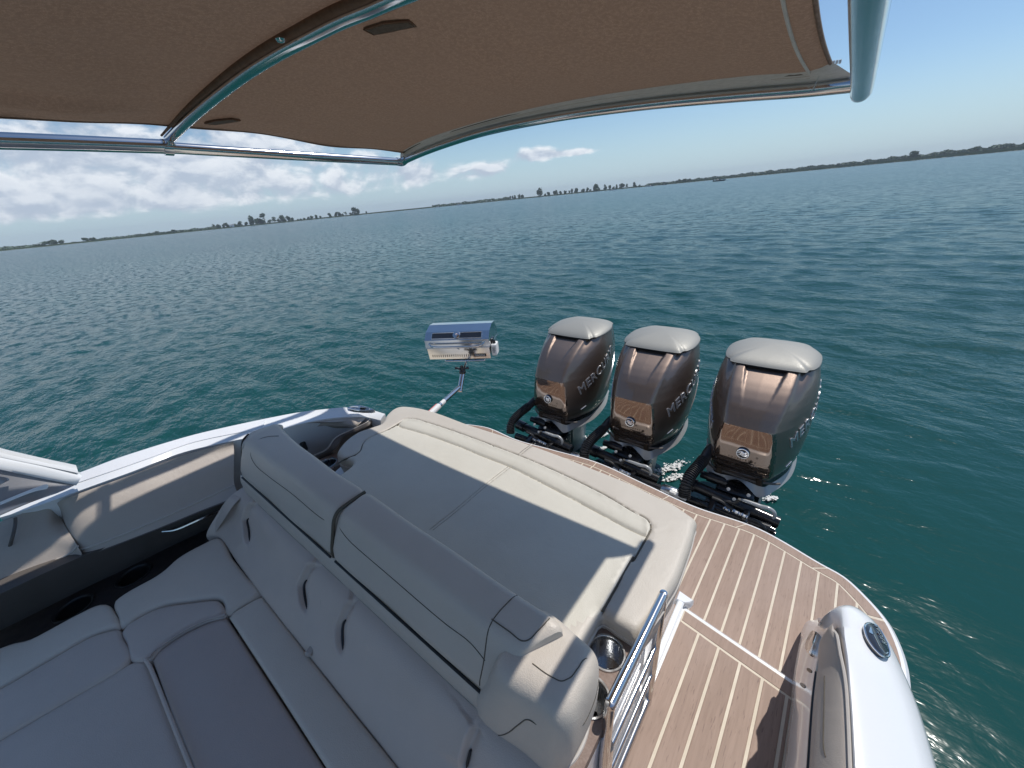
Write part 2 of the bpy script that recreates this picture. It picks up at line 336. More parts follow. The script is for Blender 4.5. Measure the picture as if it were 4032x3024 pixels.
def segdist(Q, L, closed=False):
    L = np.asarray(L, float)
    A = L; B = np.roll(L, -1, 0)
    if not closed: A, B = A[:-1], B[:-1]
    d = np.full(len(Q), 1e9)
    for a, b in zip(A, B):
        ab = b-a; t = np.clip(((Q-a)@ab)/(ab@ab+1e-12), 0, 1); d = np.minimum(d, np.linalg.norm(Q-(a+t[:, None]*ab), axis=1))
    return d
def inside(Q, P):
    x, y = Q[:, 0], Q[:, 1]; c = np.zeros(len(Q), bool); n = len(P)
    for i in range(n):
        a, b = P[i], P[i-1]
        with np.errstate(divide='ignore', invalid='ignore'):
            k = ((a[1] > y) != (b[1] > y)) & (x < (b[0]-a[0])*(y-a[1])/(b[1]-a[1]+1e-15)+a[0])
        c ^= k
    return c
def cushion(outline, thick=.1, r=.025, seams=(), crown=0.0, res=.02, zf=None, smooth_out=True, nb=None):
    """padded cushion: outline (3D points, its top edge), rounded rim, grooves along seams [(polyline, depth, width)]"""
    O = np.asarray(outline, float); per = np.linalg.norm(np.roll(O, -1, 0)-O, axis=1).sum()
    O = cat_(O, nb or int(per/(res*.8)), closed=True, smooth=smooth_out); P = O[:, :2]
    A = 0.5*np.sum(P[:, 0]*np.roll(P[:, 1], -1)-np.roll(P[:, 0], -1)*P[:, 1])
    if A < 0: O = O[::-1]; P = O[:, :2]
    lo, hi = P.min(0), P.max(0)
    gx, gy = np.meshgrid(np.arange(lo[0], hi[0], res), np.arange(lo[1], hi[1], res)); gx = gx+(np.arange(gx.shape[0]) % 2)[:, None]*res*.5
    Q = np.stack([gx.ravel(), gy.ravel()], 1); Q = Q[inside(Q, P)]; d = segdist(Q, P, True); Q = Q[d > r*1.25]
    T = np.roll(P, -1, 0)-np.roll(P, 1, 0); nn = np.stack([-T[:, 1], T[:, 0]], 1); nn /= np.linalg.norm(nn, axis=1)[:, None]+1e-12
    ex = [Q]
    for f in (.12, .35, .68, 1.05):
        E = P+nn*r*f; ex.append(E[(segdist(E, P, True) > r*f*.93) & inside(E, P)])
    sm_ = []
    for L, dep, wd in seams:
        L = np.asarray(L, float)[:, :2]; ln = np.linalg.norm(np.diff(L, axis=0), axis=1).sum(); C = cat_(L, max(4, int(ln/(res*.6)))); sm_.append((C, dep, wd))
        t = np.gradient(C, axis=0); t /= np.linalg.norm(t, axis=1)[:, None]+1e-12; nn2 = np.stack([-t[:, 1], t[:, 0]], 1)
        for k in (0, -.45, .45, -1, 1, -2, 2):
            E = C+nn2*wd*k; E = E[inside(E, P)]
            if len(E): ex.append(E[segdist(E, P, True) > r*.3])
    Q = np.vstack(ex)
    key = np.round(Q/(r*.12+.0008)).astype(int); _, ix = np.unique(key, axis=0, return_index=True); Q = Q[ix]
    allp = np.vstack([P, Q]); nb = len(P)
    res_ = geometry.delaunay_2d_cdt([Vector(p) for p in allp], [(i, (i+1) % nb) for i in range(nb)], [tuple(range(nb))], 1, 1e-6)
    V2 = np.array([tuple(v) for v in res_[0]]); F = [tuple(f) for f in res_[2]]
    if len(V2) != len(allp): nb = nb
    d = segdist(V2, P, True)
    # top height: interpolated from the outline heights (plane fit) plus crown and optional shape function
    Ab = np.c_[P, np.ones(len(P))]; co, *_ = np.linalg.lstsq(Ab, O[:, 2], rcond=None); z = V2@co[:2]+co[2]
    t = np.clip(1-d/r, 0, 1); z = z-r*(1-np.sqrt(np.clip(1-t*t, 0, 1)))
    z += crown*(1-np.exp(-d/(.09)))
    if zf is not None: z += zf(V2[:, 0], V2[:, 1])
    for C, dep, wd in sm_:
        ds = segdist(V2, C); z -= dep*np.exp(-(ds/wd)**2*1.6)
    V = np.c_[V2, z]; bi = [i for i in range(len(V2)) if d[i] < 1e-5]
    # side walls below the outline
    k = len(V); n0 = len(P)
    zt = P@co[:2]+co[2]-r
    if zf is not None: zt = zt+zf(P[:, 0], P[:, 1])
    W_ = np.vstack([np.c_[P, zt], np.c_[P-0*nn, zt-(thick-r)*.55], np.c_[P+nn*.006, zt-(thick-r)]])
    V = np.vstack([V, W_])
    for l in range(2):
        for i in range(n0):
            F.append((k+l*n0+i, k+(l+1)*n0+i, k+(l+1)*n0+(i+1) % n0, k+l*n0+(i+1) % n0))
    F.append(tuple(k+2*n0+i for i in range(n0))[::-1])
    return V, F
def drape(L, zfun, up=0.0):   # lift a polyline's z by a function of x, y
    L = np.asarray(L, float); return np.c_[L[:, :2], [zfun(x, y)+up for x, y in L[:, :2]]]
def holed(outline, holes, dz):
    """flat slab with round holes; outline 3D points of its top, holes [(x, y, r)]"""
    P = [(p[0], p[1]) for p in outline]; z = outline[0][2]; E = [(i, (i+1) % len(P)) for i in range(len(P))]; pts = list(P)
    for x, y, r in holes:
        b = len(pts); pts += [(x+r*math.cos(a), y+r*math.sin(a)) for a in np.linspace(0, 2*np.pi, 33)[:-1]]; E += [(b+i, b+(i+1) % 32) for i in range(32)]
    R = geometry.delaunay_2d_cdt([Vector(p) for p in pts], E, [tuple(range(len(P)))], 1, 1e-6)
    V2 = np.array([tuple(v) for v in R[0]]); F = []
    for f in R[2]:
        c = V2[list(f)].mean(0)
        if all((c[0]-x)**2+(c[1]-y)**2 > (r*.985)**2 for x, y, r in holes): F.append(tuple(f))
    n = len(V2); V = np.vstack([np.c_[V2, np.full(n, z)], np.c_[V2, np.full(n, z-dz)]]); ec = {}
    for f in F:
        for a, b in zip(f, f[1:]+f[:1]): ec[(a, b)] = 1
    side = [(b, a, a+n, b+n) for (a, b) in ec if (b, a) not in ec]
    return V, F+[tuple(i+n for i in f[::-1]) for f in F]+side
def text_mesh(s, size, ext=.002, shear=0.0, bev=0.0, spacing=1.0, align='CENTER'):
    c = bpy.data.curves.new('lettering', 'FONT'); c.body = s; c.size = size; c.extrude = ext; c.shear = shear; c.bevel_depth = bev; c.space_character = spacing
    c.align_x = align; c.align_y = 'CENTER'; c.resolution_u = 3
    o = bpy.data.objects.new('lettering', c); COL.objects.link(o); dg = bpy.context.evaluated_depsgraph_get(); dg.update()
    me = bpy.data.meshes.new_from_object(o.evaluated_get(dg)); V = np.array([tuple(v.co) for v in me.vertices]); F = [tuple(p.vertices) for p in me.polygons]
    bpy.data.objects.remove(o); bpy.data.meshes.remove(me); bpy.data.curves.remove(c)
    return V, F
def place(VF, Mx, loc):
    return np.asarray(VF[0])@np.array(Mx).T+np.array(loc), VF[1]
def frame(xd, yd):
    x = Vector(xd).normalized(); z = x.cross(Vector(yd)).normalized(); y = z.cross(x); return Matrix((x, y, z)).transposed()

# ------------------------------------------------------------------ water: one sheet out to the horizon, real waves near the boat
def wave_field(x, y, dmin):
    h = np.zeros_like(x); g = np.random.default_rng(11)
    for i in range(64):
        L = 0.11*(1.3/0.11)**(i/63.0); th = R_(g.normal(78, 34)); k = 2*np.pi/L
        a = 0.0056*L**0.92*g.uniform(.6, 1.25); ph = g.uniform(0, 6.28)
        fade = np.clip((L/dmin-2.2)/2.5, 0, 1)
        q = (x*math.cos(th)+y*math.sin(th))*k+ph
        h += a*fade*(np.sin(q)+.16*np.cos(2*q))
    gust = 0.75+0.35*np.sin(x*.11+1.3*np.sin(y*.05+.4))*np.sin(y*.083+.7+.8*np.sin(x*.04))
    lee = np.clip((np.hypot((x-3.0)/4.8, (y-1.5)/4.2)-.35)/1.0, 0, 1)
    return h*gust*.62*(.14+.86*lee*lee*(3-2*lee))
def water():
    nr, na = 520, 1100
    r = np.r_[0.4, 1.2*(70/1.2)**(np.linspace(0, 1, nr-40)), 70*(8000/70)**(np.linspace(0, 1, 41)[1:])][:nr]
    a = np.linspace(0, 2*np.pi, na+1)[:-1]
    rr, aa = np.meshgrid(r, a, indexing='ij'); x = rr*np.sin(aa); y = rr*np.cos(aa)
    dm = np.maximum(np.gradient(r)[:, None], rr*2*np.pi/na)
    z = wave_field(x, y, dm)*np.clip((rr-.5)/.8, 0, 1)
    V = np.stack([x, y, z], -1).reshape(-1, 3); F = grid_faces(nr, na, False, True)
    me = bpy.data.meshes.new('water'); me.vertices.add(len(V)); me.vertices.foreach_set('co', V.ravel())
    Fa = np.array(F, dtype=np.int32)[:, ::-1]; me.loops.add(Fa.size); me.polygons.add(len(Fa)); me.loops.foreach_set('vertex_index', Fa.ravel())
    me.polygons.foreach_set('loop_start', np.arange(0, Fa.size, 4, dtype=np.int32)); me.polygons.foreach_set('loop_total', np.full(len(Fa), 4, dtype=np.int32))
    me.update(calc_edges=True); me.validate(); me.shade_smooth()
    m = bpy.data.materials.new('lake_water'); m.use_nodes = True; t = m.node_tree; b = t.nodes['Principled BSDF']
    b.inputs['IOR'].default_value = 1.333
    co = N(t, 'ShaderNodeTexCoord')
    n0 = N(t, 'ShaderNodeTexNoise', i_Scale=0.05, i_Detail=3.0); t.links.new(co.outputs['Object'], n0.inputs['Vector'])
    t.links.new(MIX(t, SM(t, n0.outputs[0], .35, .65), (0.005, 0.054, 0.050), (0.008, 0.066, 0.058)), b.inputs['Base Color'])
    mp = N(t, 'ShaderNodeMapping'); mp.inputs['Scale'].default_value = (1.0, 1.7, 1); mp.inputs['Rotation'].default_value = (0, 0, R_(12)); t.links.new(co.outputs['Object'], mp.inputs[0])
    vl = N(t, 'ShaderNodeVectorMath', operation='LENGTH'); t.links.new(co.outputs['Object'], vl.inputs[0])
    t.links.new(SM(t, vl.outputs['Value'], 2.0, 60.0, .13, .20), b.inputs['Roughness'])   # ripples too small to resolve far off
    prev = None
    lv = N(t, 'ShaderNodeMapping'); lv.inputs['Location'].default_value = (-3.0/4.8, -1.5/4.2, 0); lv.inputs['Scale'].default_value = (1/4.8, 1/4.2, 0); t.links.new(co.outputs['Object'], lv.inputs[0])
    ll = N(t, 'ShaderNodeVectorMath', operation='LENGTH'); t.links.new(lv.outputs[0], ll.inputs[0]); lee = SM(t, ll.outputs['Value'], .35, 1.35, .18, 1.0)
    for sc, dist, st, dt in ((6.5, .020, 1.0, 3), (15.0, .0065, .9, 2), (1.6, .060, .9, 4), (.35, .16, .6, 4)):
        n = N(t, 'ShaderNodeTexNoise', i_Scale=sc, i_Detail=float(dt), i_Roughness=.55, i_Distortion=.5); t.links.new(mp.outputs[0], n.inputs['Vector'])
        bp = N(t, 'ShaderNodeBump'); t.links.new(MT(t, 'MULTIPLY', lee, st), bp.inputs['Strength']); bp.inputs['Distance'].default_value = dist; t.links.new(n.outputs[0], bp.inputs['Height'])
        if prev is not None: t.links.new(prev, bp.inputs['Normal'])
        prev = bp.outputs[0]
    # unresolved ripples far off: facets tilted by a slope noise instead of a height map
    nf = N(t, 'ShaderNodeTexNoise', i_Scale=2.3, i_Detail=7.0, i_Roughness=.68); t.links.new(mp.outputs[0], nf.inputs['Vector'])
    sb = N(t, 'ShaderNodeVectorMath', operation='SUBTRACT'); t.links.new(nf.outputs['Color'], sb.inputs[0]); sb.inputs[1].default_value = (.5, .5, .5)
    ml = N(t, 'ShaderNodeVectorMath', operation='MULTIPLY'); t.links.new(sb.outputs[0], ml.inputs[0]); ml.inputs[1].default_value = (1.0, 1.0, 0)
    sc_ = N(t, 'ShaderNodeVectorMath', operation='SCALE'); t.links.new(ml.outputs[0], sc_.inputs[0]); t.links.new(SM(t, vl.outputs['Value'], 2.5, 26.0, .25, 1.9), sc_.inputs['Scale'])
    sl2 = N(t, 'ShaderNodeVectorMath', operation='SCALE'); t.links.new(sc_.outputs[0], sl2.inputs[0]); t.links.new(lee, sl2.inputs['Scale'])
    ad = N(t, 'ShaderNodeVectorMath', operation='ADD'); t.links.new(prev, ad.inputs[0]); t.links.new(sl2.outputs[0], ad.inputs[1])
    nm = N(t, 'ShaderNodeVectorMath', operation='NORMALIZE'); t.links.new(ad.outputs[0], nm.inputs[0])
    # steepness limit of small wind waves
    sx = N(t, 'ShaderNodeSeparateXYZ'); t.links.new(nm.outputs[0], sx.inputs[0]); zi = MT(t, 'MAXIMUM', sx.outputs[2], .05)
    gx = MT(t, 'DIVIDE', sx.outputs[0], zi); gy = MT(t, 'DIVIDE', sx.outputs[1], zi)
    ln = MT(t, 'SQRT', MT(t, 'ADD', MT(t, 'MULTIPLY', gx, gx), MT(t, 'MULTIPLY_ADD', gy, gy, 1e-6)))
    kk = MT(t, 'MINIMUM', MT(t, 'DIVIDE', .27, ln), 1.0); cb_ = N(t, 'ShaderNodeCombineXYZ', i_Z=1.0)
    t.links.new(MT(t, 'MULTIPLY', gx, kk), cb_.inputs[0]); t.links.new(MT(t, 'MULTIPLY', gy, kk), cb_.inputs[1])
    n2_ = N(t, 'ShaderNodeVectorMath', operation='NORMALIZE'); t.links.new(cb_.outputs[0], n2_.inputs[0])
    t.links.new(n2_.outputs[0], b.inputs['Normal'])
    me.materials.append(m); o = bpy.data.objects.new('water', me); COL.objects.link(o); tag(o, kind='structure')
water()

# ------------------------------------------------------------------ far shore
SHORE_R = 700.0
def shore():
    az_ = np.radians(np.linspace(-125, 40, 500)); V = []
    for i, a in enumerate(az_):
        jit = 6*math.sin(a*23)+4*math.sin(a*61+1)
        for r, h in ((0, -.5), (3, .35), (9, .8), (40, 1.2), (260, 1.5), (900, -.4)):
            V.append(((SHORE_R+jit+r)*math.sin(a), (SHORE_R+jit+r)*math.cos(a), h))
    o = obj('shore', V, grid_faces(len(az_), 6), 'earth'); tag(o, kind='structure')
    # reed belt along the waterline
    g = np.random.default_rng(3); V, F = [], []
    for i in range(15000):
        a = R_(g.uniform(-118, 30)); d = math.degrees(a)
        t = min(max((d+40)/45, 0), 1); hh = (1.3+1.7*t*t)*g.uniform(.65, 1.15)
        r = SHORE_R+6*math.sin(a*23)+4*math.sin(a*61+1)+g.uniform(2, 8+20*t); w = g.uniform(.5, 1.3); tl = g.normal(0, .3)
        p = np.array([r*math.sin(a), r*math.cos(a), .1]); e = np.array([math.cos(a), -math.sin(a), 0]); k = len(V)
        V += [p-e*w, p+e*w, p+e*(w*.8+tl)+[0, 0, hh*.7], p+e*tl+[0, 0, hh], p-e*(w*.8-tl)+[0, 0, hh*.75]]; F.append((k, k+1, k+2, k+3, k+4))
    o = obj('reed_belt', V, F, 'reed', smooth=False); tag(o, kind='stuff')
shore()
def leaf_cloud(c, w, h, n, g, size, flat=.9):
    """leaf clumps through an uneven crown: several lobes with gaps"""
    lobes = []
    for i in range(g.integers(5, 9)):
        a = g.uniform(0, 6.28); q = g.uniform(0, .62); zz = g.uniform(-.62, .62)
        lobes.append((np.array([math.cos(a)*q*w*.5*(1-abs(zz)*.35), math.sin(a)*q*w*.5, zz*h*.5]), g.uniform(.30, .52)))
    V, F = [], []
    for i in range(n):
        l, s = lobes[g.integers(0, len(lobes))]; u = g.normal(size=3); u /= np.linalg.norm(u)+1e-9; u *= g.uniform(.45, 1)**.5
        p = np.array(c)+l+u*np.array([w*.5*s, w*.5*s, h*.5*s*1.15])
        a = g.normal(size=3); a /= np.linalg.norm(a); b = np.cross(a, g.normal(size=3)); b /= np.linalg.norm(b)+1e-9; sz = size*g.uniform(.6, 1.4); k = len(V)
        V += [p-a*sz, p+b*sz*.7, p+a*sz, p-b*sz*.7]; F.append((k, k+1, k+2, k+3))
    return V, F
def tree(kind, label, x, y, h, w, g, m, group, sparse=False, base=1.0):
    nm = {'round': 'broadleaf_tree', 'tall': 'upright_tree', 'bush': 'bush', 'sparse': 'sparse_tree'}[kind]
    o = thing(nm, label, 'bush' if kind == 'bush' else 'tree', (x, y, base), group)
    tr = .02 if kind == 'bush' else (.28 if kind == 'sparse' else .0)
    limbs = [tube([(x, y, base-.6), (x+w*.02, y, base+h*.3), (x-w*.02, y, base+h*.78)], [h*.035+.05, h*.025+.03, .03], 6)]
    for i in range(4):
        a = g.uniform(0, 6.28); z0 = base+h*g.uniform(.22, .5)
        limbs.append(tube([(x, y, z0), (x+math.cos(a)*w*.18, y+math.sin(a)*w*.18, z0+h*.14), (x+math.cos(a)*w*.34, y+math.sin(a)*w*.34, z0+h*.28)], [h*.018+.03, .03, .015], 5))
    obj('trunk', *join(*limbs), 'bark', o)
    n = {'round': 620, 'tall': 520, 'bush': 380, 'sparse': 200}[kind]
    hc = h*(1-tr); x, y, base = x, y, base-.5
    obj('crown', *leaf_cloud((x, y, base+h*tr+hc*.5), w*1.22, hc*1.08, n, g, max(.42, .085*(w+h)*.5)), m, o, smooth=False)
TREES = [  # picture order along the shore, from one end to the other: (x, y, height, width), kind, label
 ((-714.6, 22.9, 3.17, 6.34), 'bush', 'low wide bush, leftmost of the clump at the far left shore', 'trees and bushes at the far left of the shore'),
 ((-714.4, 29.1, 4.53, 10.67), 'bush', 'broad rounded bush beside the first round tree of the far left shore', 'trees and bushes at the far left of the shore'),
 ((-714.0, 37.6, 6.21, 9.72), 'round', 'tall round tree just right of the broad bush, far left shore', 'trees and bushes at the far left of the shore'),
 ((-713.7, 43.2, 4.63, 5.99), 'round', 'smaller leaning tree right of the tallest tree, far left shore', 'trees and bushes at the far left of the shore'),
 ((-713.1, 52.7, 2.21, 4.96), 'bush', 'faint low bush between the two clumps at the far left', 'trees and bushes at the far left of the shore'),
 ((-712.1, 64.0, 5.32, 7.84), 'round', 'left tree of the close dark pair on the bare left shore', 'trees and bushes at the far left of the shore'),
 ((-711.7, 69.1, 4.79, 6.77), 'round', 'right tree of the close dark pair on the bare left shore', 'trees and bushes at the far left of the shore'),
 ((-704.8, 120.5, 1.8, 4.81), 'bush', 'lowest bush where the small left row begins', 'row of small trees on the left shore'),
 ((-704.0, 125.1, 2.72, 5.44), 'bush', 'second low bush of the small left row', 'row of small trees on the left shore'),
 ((-702.9, 130.7, 4.26, 5.48), 'round', 'first taller tree of the small left row', 'row of small trees on the left shore'),
 ((-701.9, 136.4, 2.45, 4.9), 'bush', 'low bush between the two taller trees of the small left row', 'row of small trees on the left shore'),
 ((-700.8, 141.7, 3.69, 7.39), 'bush', 'dark rounded bush left of the last tree in the small left row', 'row of small trees on the left shore'),
 ((-699.5, 148.0, 4.96, 8.06), 'round', 'last and largest tree of the small left row', 'row of small trees on the left shore'),
 ((-697.8, 155.8, 2.81, 5.63), 'bush', 'bush just right of the largest tree in the small left row', 'row of small trees on the left shore'),
 ((-695.5, 165.8, 2.21, 5.05), 'bush', 'low bush alone between the small row and the shed', 'row of small trees on the left shore'),
 ((-689.9, 187.8, 1.94, 3.23), 'bush', 'tiny bush just left of the thin tree before the shed', 'row of small trees on the left shore'),
 ((-688.6, 192.5, 6.49, 3.89), 'sparse', 'thin pale tree at the left end of the grove by the shed', 'trees of the grove beside the shed'),
 ((-687.1, 197.8, 5.87, 7.17), 'round', 'dark round tree next to the thin pale tree by the shed', 'trees of the grove beside the shed'),
 ((-685.6, 203.1, 4.59, 5.24), 'round', 'small tree midway between the thin pale tree and the shed', 'trees of the grove beside the shed'),
 ((-684.6, 206.3, 6.24, 6.57), 'round', 'round tree just left of the white shed', 'trees of the grove beside the shed'),
 ((-683.1, 211.1, 4.62, 5.94), 'bush', 'dark bush right behind the white shed', 'trees of the grove beside the shed'),
 ((-681.5, 216.2, 6.3, 6.63), 'round', 'tree just right of the white shed', 'trees of the grove beside the shed'),
 ((-679.3, 223.0, 6.34, 8.01), 'round', 'second tree right of the white shed', 'trees of the grove beside the shed'),
 ((-677.3, 229.1, 5.36, 6.71), 'round', 'low tree left of the tall front tree of the grove', 'trees of the grove beside the shed'),
 ((-674.6, 236.8, 12.15, 10.13), 'round', 'tall front tree at the left of the dense grove', 'trees of the grove beside the shed'),
 ((-672.4, 243.0, 8.14, 8.82), 'round', 'wide dark tree under the tall front tree of the grove', 'trees of the grove beside the shed'),
 ((-670.4, 248.6, 8.18, 10.22), 'round', 'dark tree at the foot of the sparse tallest tree', 'trees of the grove beside the shed'),
 ((-668.8, 252.8, 14.36, 10.26), 'sparse', 'sparse open-crowned tree, tallest of the grove', 'trees of the grove beside the shed'),
 ((-667.0, 257.7, 5.49, 6.18), 'bush', 'low dark tree just right of the sparse tallest tree', 'trees of the grove beside the shed'),
 ((-664.5, 263.9, 8.28, 9.66), 'sparse', 'loose pale tree right of the sparse tallest tree', 'trees of the grove beside the shed'),
 ((-662.2, 269.7, 5.54, 4.85), 'tall', 'narrow tree left of the dense pair ending the grove', 'trees of the grove beside the shed'),
 ((-659.8, 275.5, 9.75, 9.75), 'round', 'dense tall tree, left one of the pair ending the grove', 'trees of the grove beside the shed'),
 ((-657.1, 281.8, 8.39, 7.69), 'round', 'dense tree, right one of the pair ending the grove', 'trees of the grove beside the shed'),
 ((-655.1, 286.5, 5.61, 6.32), 'bush', 'sloping bush that closes the right end of the grove', 'trees of the grove beside the shed'),
 ((-652.2, 292.9, 2.47, 3.53), 'bush', 'first tiny bush right of the dense grove', 'scattered small trees between the two left groves'),
 ((-650.6, 296.5, 3.53, 4.24), 'bush', 'second small bush right of the dense grove', 'scattered small trees between the two left groves'),
 ((-648.5, 301.2, 2.84, 3.55), 'bush', 'third tiny bush right of the dense grove', 'scattered small trees between the two left groves'),
 ((-646.0, 306.5, 4.27, 4.27), 'round', 'pale left tree of the three leaning trees', 'scattered small trees between the two left groves'),
 ((-644.0, 310.7, 4.64, 5.71), 'round', 'middle tree of the three leaning trees', 'scattered small trees between the two left groves'),
 ((-641.5, 315.8, 5.73, 6.44), 'round', 'right and darkest tree of the three leaning trees', 'scattered small trees between the two left groves'),
 ((-638.4, 322.0, 3.24, 3.59), 'bush', 'tiny pale bush right of the three leaning trees', 'scattered small trees between the two left groves'),
 ((-632.2, 333.9, 6.16, 6.52), 'round', 'lone round tree standing in the gap, left of the forked tree', 'scattered small trees between the two left groves'),
 ((-627.4, 343.0, 6.55, 5.83), 'round', 'left half of the forked dark tree, mid left shore', 'scattered small trees between the two left groves'),
 ((-625.4, 346.6, 5.84, 5.84), 'round', 'right half of the forked dark tree, mid left shore', 'scattered small trees between the two left groves'),
 ((-623.2, 350.5, 4.02, 5.12), 'bush', 'dark bush right of the forked tree', 'scattered small trees between the two left groves'),
 ((-620.8, 354.7, 5.87, 5.13), 'sparse', 'pale thin tree between the forked tree and the big round tree', 'scattered small trees between the two left groves'),
 ((-617.1, 361.1, 4.78, 4.41), 'bush', 'small dark tree left of the big round tree', 'scattered small trees between the two left groves'),
 ((-614.6, 365.3, 10.33, 10.33), 'round', 'big round tree ending the left half of the shore', 'scattered small trees between the two left groves'),
 ((-611.4, 370.8, 8.14, 6.66), 'round', 'tree leaning out right of the big round tree', 'scattered small trees between the two left groves'),
 ((-604.6, 381.7, 3.72, 2.23), 'tall', 'tiny lone sapling right of the big round tree', 'scattered small trees between the two left groves'),
 ((-448.2, 557.1, 5.82, 4.27), 'tall', 'first of five upright dark trees in mid shore', 'five upright trees in mid shore'),
 ((-444.8, 559.8, 5.82, 4.27), 'tall', 'second of five upright dark trees in mid shore', 'five upright trees in mid shore'),
 ((-441.6, 562.4, 6.2, 4.27), 'tall', 'third of five upright dark trees in mid shore', 'five upright trees in mid shore'),
 ((-435.9, 566.7, 7.36, 5.43), 'tall', 'fourth of five upright dark trees in mid shore', 'five upright trees in mid shore'),
 ((-432.2, 569.6, 7.36, 5.42), 'tall', 'fifth of five upright dark trees in mid shore', 'five upright trees in mid shore'),
 ((-408.5, 586.8, 13.12, 9.26), 'tall', 'tall lone tree that starts the long row in mid shore', 'trees in the long row right of the tall lone tree'),
 ((-401.4, 591.7, 3.85, 3.85), 'bush', 'tiny bush right at the foot of the tall lone tree', 'trees in the long row right of the tall lone tree'),
 ((-396.0, 595.3, 6.55, 6.93), 'round', 'first round tree after the tall lone tree', 'trees in the long row right of the tall lone tree'),
 ((-389.0, 599.9, 6.15, 5.38), 'round', 'second round tree after the tall lone tree', 'trees in the long row right of the tall lone tree'),
 ((-385.4, 602.3, 7.68, 4.99), 'tall', 'first narrow upright tree of the long row', 'trees in the long row right of the tall lone tree'),
 ((-379.3, 606.1, 6.52, 6.14), 'round', 'round tree right of the first narrow upright tree', 'trees in the long row right of the tall lone tree'),
 ((-373.2, 609.9, 5.74, 6.13), 'round', 'low tree in the middle of the long row', 'trees in the long row right of the tall lone tree'),
 ((-367.7, 613.2, 4.59, 4.59), 'bush', 'bush left of the second narrow upright tree', 'trees in the long row right of the tall lone tree'),
 ((-363.8, 615.5, 7.25, 4.58), 'tall', 'second narrow upright tree of the long row', 'trees in the long row right of the tall lone tree'),
 ((-357.4, 619.3, 7.24, 8.38), 'round', 'wide round tree right of the second narrow upright tree', 'trees in the long row right of the tall lone tree'),
 ((-348.1, 624.5, 6.08, 7.6), 'round', 'low round tree, third before the largest round tree', 'trees in the long row right of the tall lone tree'),
 ((-342.5, 627.6, 6.83, 6.07), 'tall', 'pointed tree two before the largest round tree', 'trees in the long row right of the tall lone tree'),
 ((-338.4, 629.9, 3.41, 3.79), 'bush', 'small bush touching the largest round tree', 'trees in the long row right of the tall lone tree'),
 ((-331.5, 633.5, 11.33, 15.11), 'round', 'largest wide round tree of the long row', 'trees in the long row right of the tall lone tree'),
 ((-316.8, 641.0, 7.89, 6.01), 'tall', 'first upright tree right of the largest round tree', 'trees in the long row right of the tall lone tree'),
 ((-311.2, 643.7, 6.37, 5.24), 'tall', 'second upright tree right of the largest round tree', 'trees in the long row right of the tall lone tree'),
 ((-305.6, 646.4, 4.48, 5.23), 'bush', 'bush between the upright pair and the topped small tree', 'trees in the long row right of the tall lone tree'),
 ((-301.1, 648.5, 6.34, 4.48), 'round', 'small topped tree left of the dark double clump', 'trees in the long row right of the tall lone tree'),
 ((-293.9, 651.8, 7.06, 9.67), 'round', 'dark wide clump near the right end of the long row', 'trees in the long row right of the tall lone tree'),
 ((-286.7, 655.0, 5.93, 5.93), 'sparse', 'loose tree right of the dark wide clump', 'trees in the long row right of the tall lone tree'),
 ((-275.7, 659.7, 7.0, 8.11), 'round', 'last dark tree at the right end of the long row', 'trees in the long row right of the tall lone tree'),
 ((-269.2, 662.4, 3.31, 4.41), 'bush', 'low bush trailing the last dark tree of the long row', 'trees in the long row right of the tall lone tree'),
 ((-216.3, 681.5, 4.99, 8.55), 'round', 'left tree of the three in front of the right wood', 'trees in the long row right of the tall lone tree'),
 ((-206.9, 684.4, 4.96, 7.08), 'round', 'middle tree of the three in front of the right wood', 'trees in the long row right of the tall lone tree'),
 ((-200.4, 686.3, 5.64, 7.76), 'round', 'right tree of the three in front of the right wood', 'trees in the long row right of the tall lone tree'),
 ((-24.7, 714.6, 5.43, 4.22), 'round', 'small rounded tree in front of the wood left of the canopy pole', 'trees in the long row right of the tall lone tree'),
 ((44.6, 713.6, 9.4, 11.61), 'round', 'dark domed tree rising from the right wood', 'trees in the long row right of the tall lone tree'),
]
gt = np.random.default_rng(21)
for (x, y, h, w), kind, lab, grp in TREES:
    tree(kind, lab, x, y, h, w, gt, 'leaf2' if kind in ('sparse',) or 'pale' in lab else 'leaf', grp)
def far_wood():
    g = np.random.default_rng(9); V, F = [], []
    for a0, a1, h0, h1, r0, n in [(-21.345, -12.758, 2.6, 4.0, 820, 900), (-12.758, -3.945, 4.0, 5.2, 840, 1400), (-3.945, 3.213, 4.0, 6.0, 800, 1700), (3.213, 12.317, 6.2, 7.8, 800, 3400), (-49.221, -38.962, 2.6, 4.2, 800, 500), (-84.44, -74.137, 2.0, 3.2, 860, 600), (-94.054, -88.29, 2.4, 3.0, 860, 500)]:
        for i in range(n*2):
            t = g.uniform(); a = R_(a0+(a1-a0)*t); env = (h0+(h1-h0)*t)*(.80+.16*math.sin(a*160+math.sin(a*47)*2)+.10*math.sin(a*391))
            r = r0+g.uniform(-25, 60); z = env*g.uniform(.05, 1)**.7+.8; p = np.array([r*math.sin(a), r*math.cos(a), z])
            u = g.normal(size=3); u /= np.linalg.norm(u); b = np.cross(u, g.normal(size=3)); b /= np.linalg.norm(b)+1e-9; s = g.uniform(1.0, 2.1); k = len(V)
            V += [p-u*s, p+b*s*.8, p+u*s, p-b*s*.8]; F.append((k, k+1, k+2, k+3))
    o = obj('far_wood', V, F, 'leaf2', smooth=False); tag(o, kind='stuff')
far_wood()
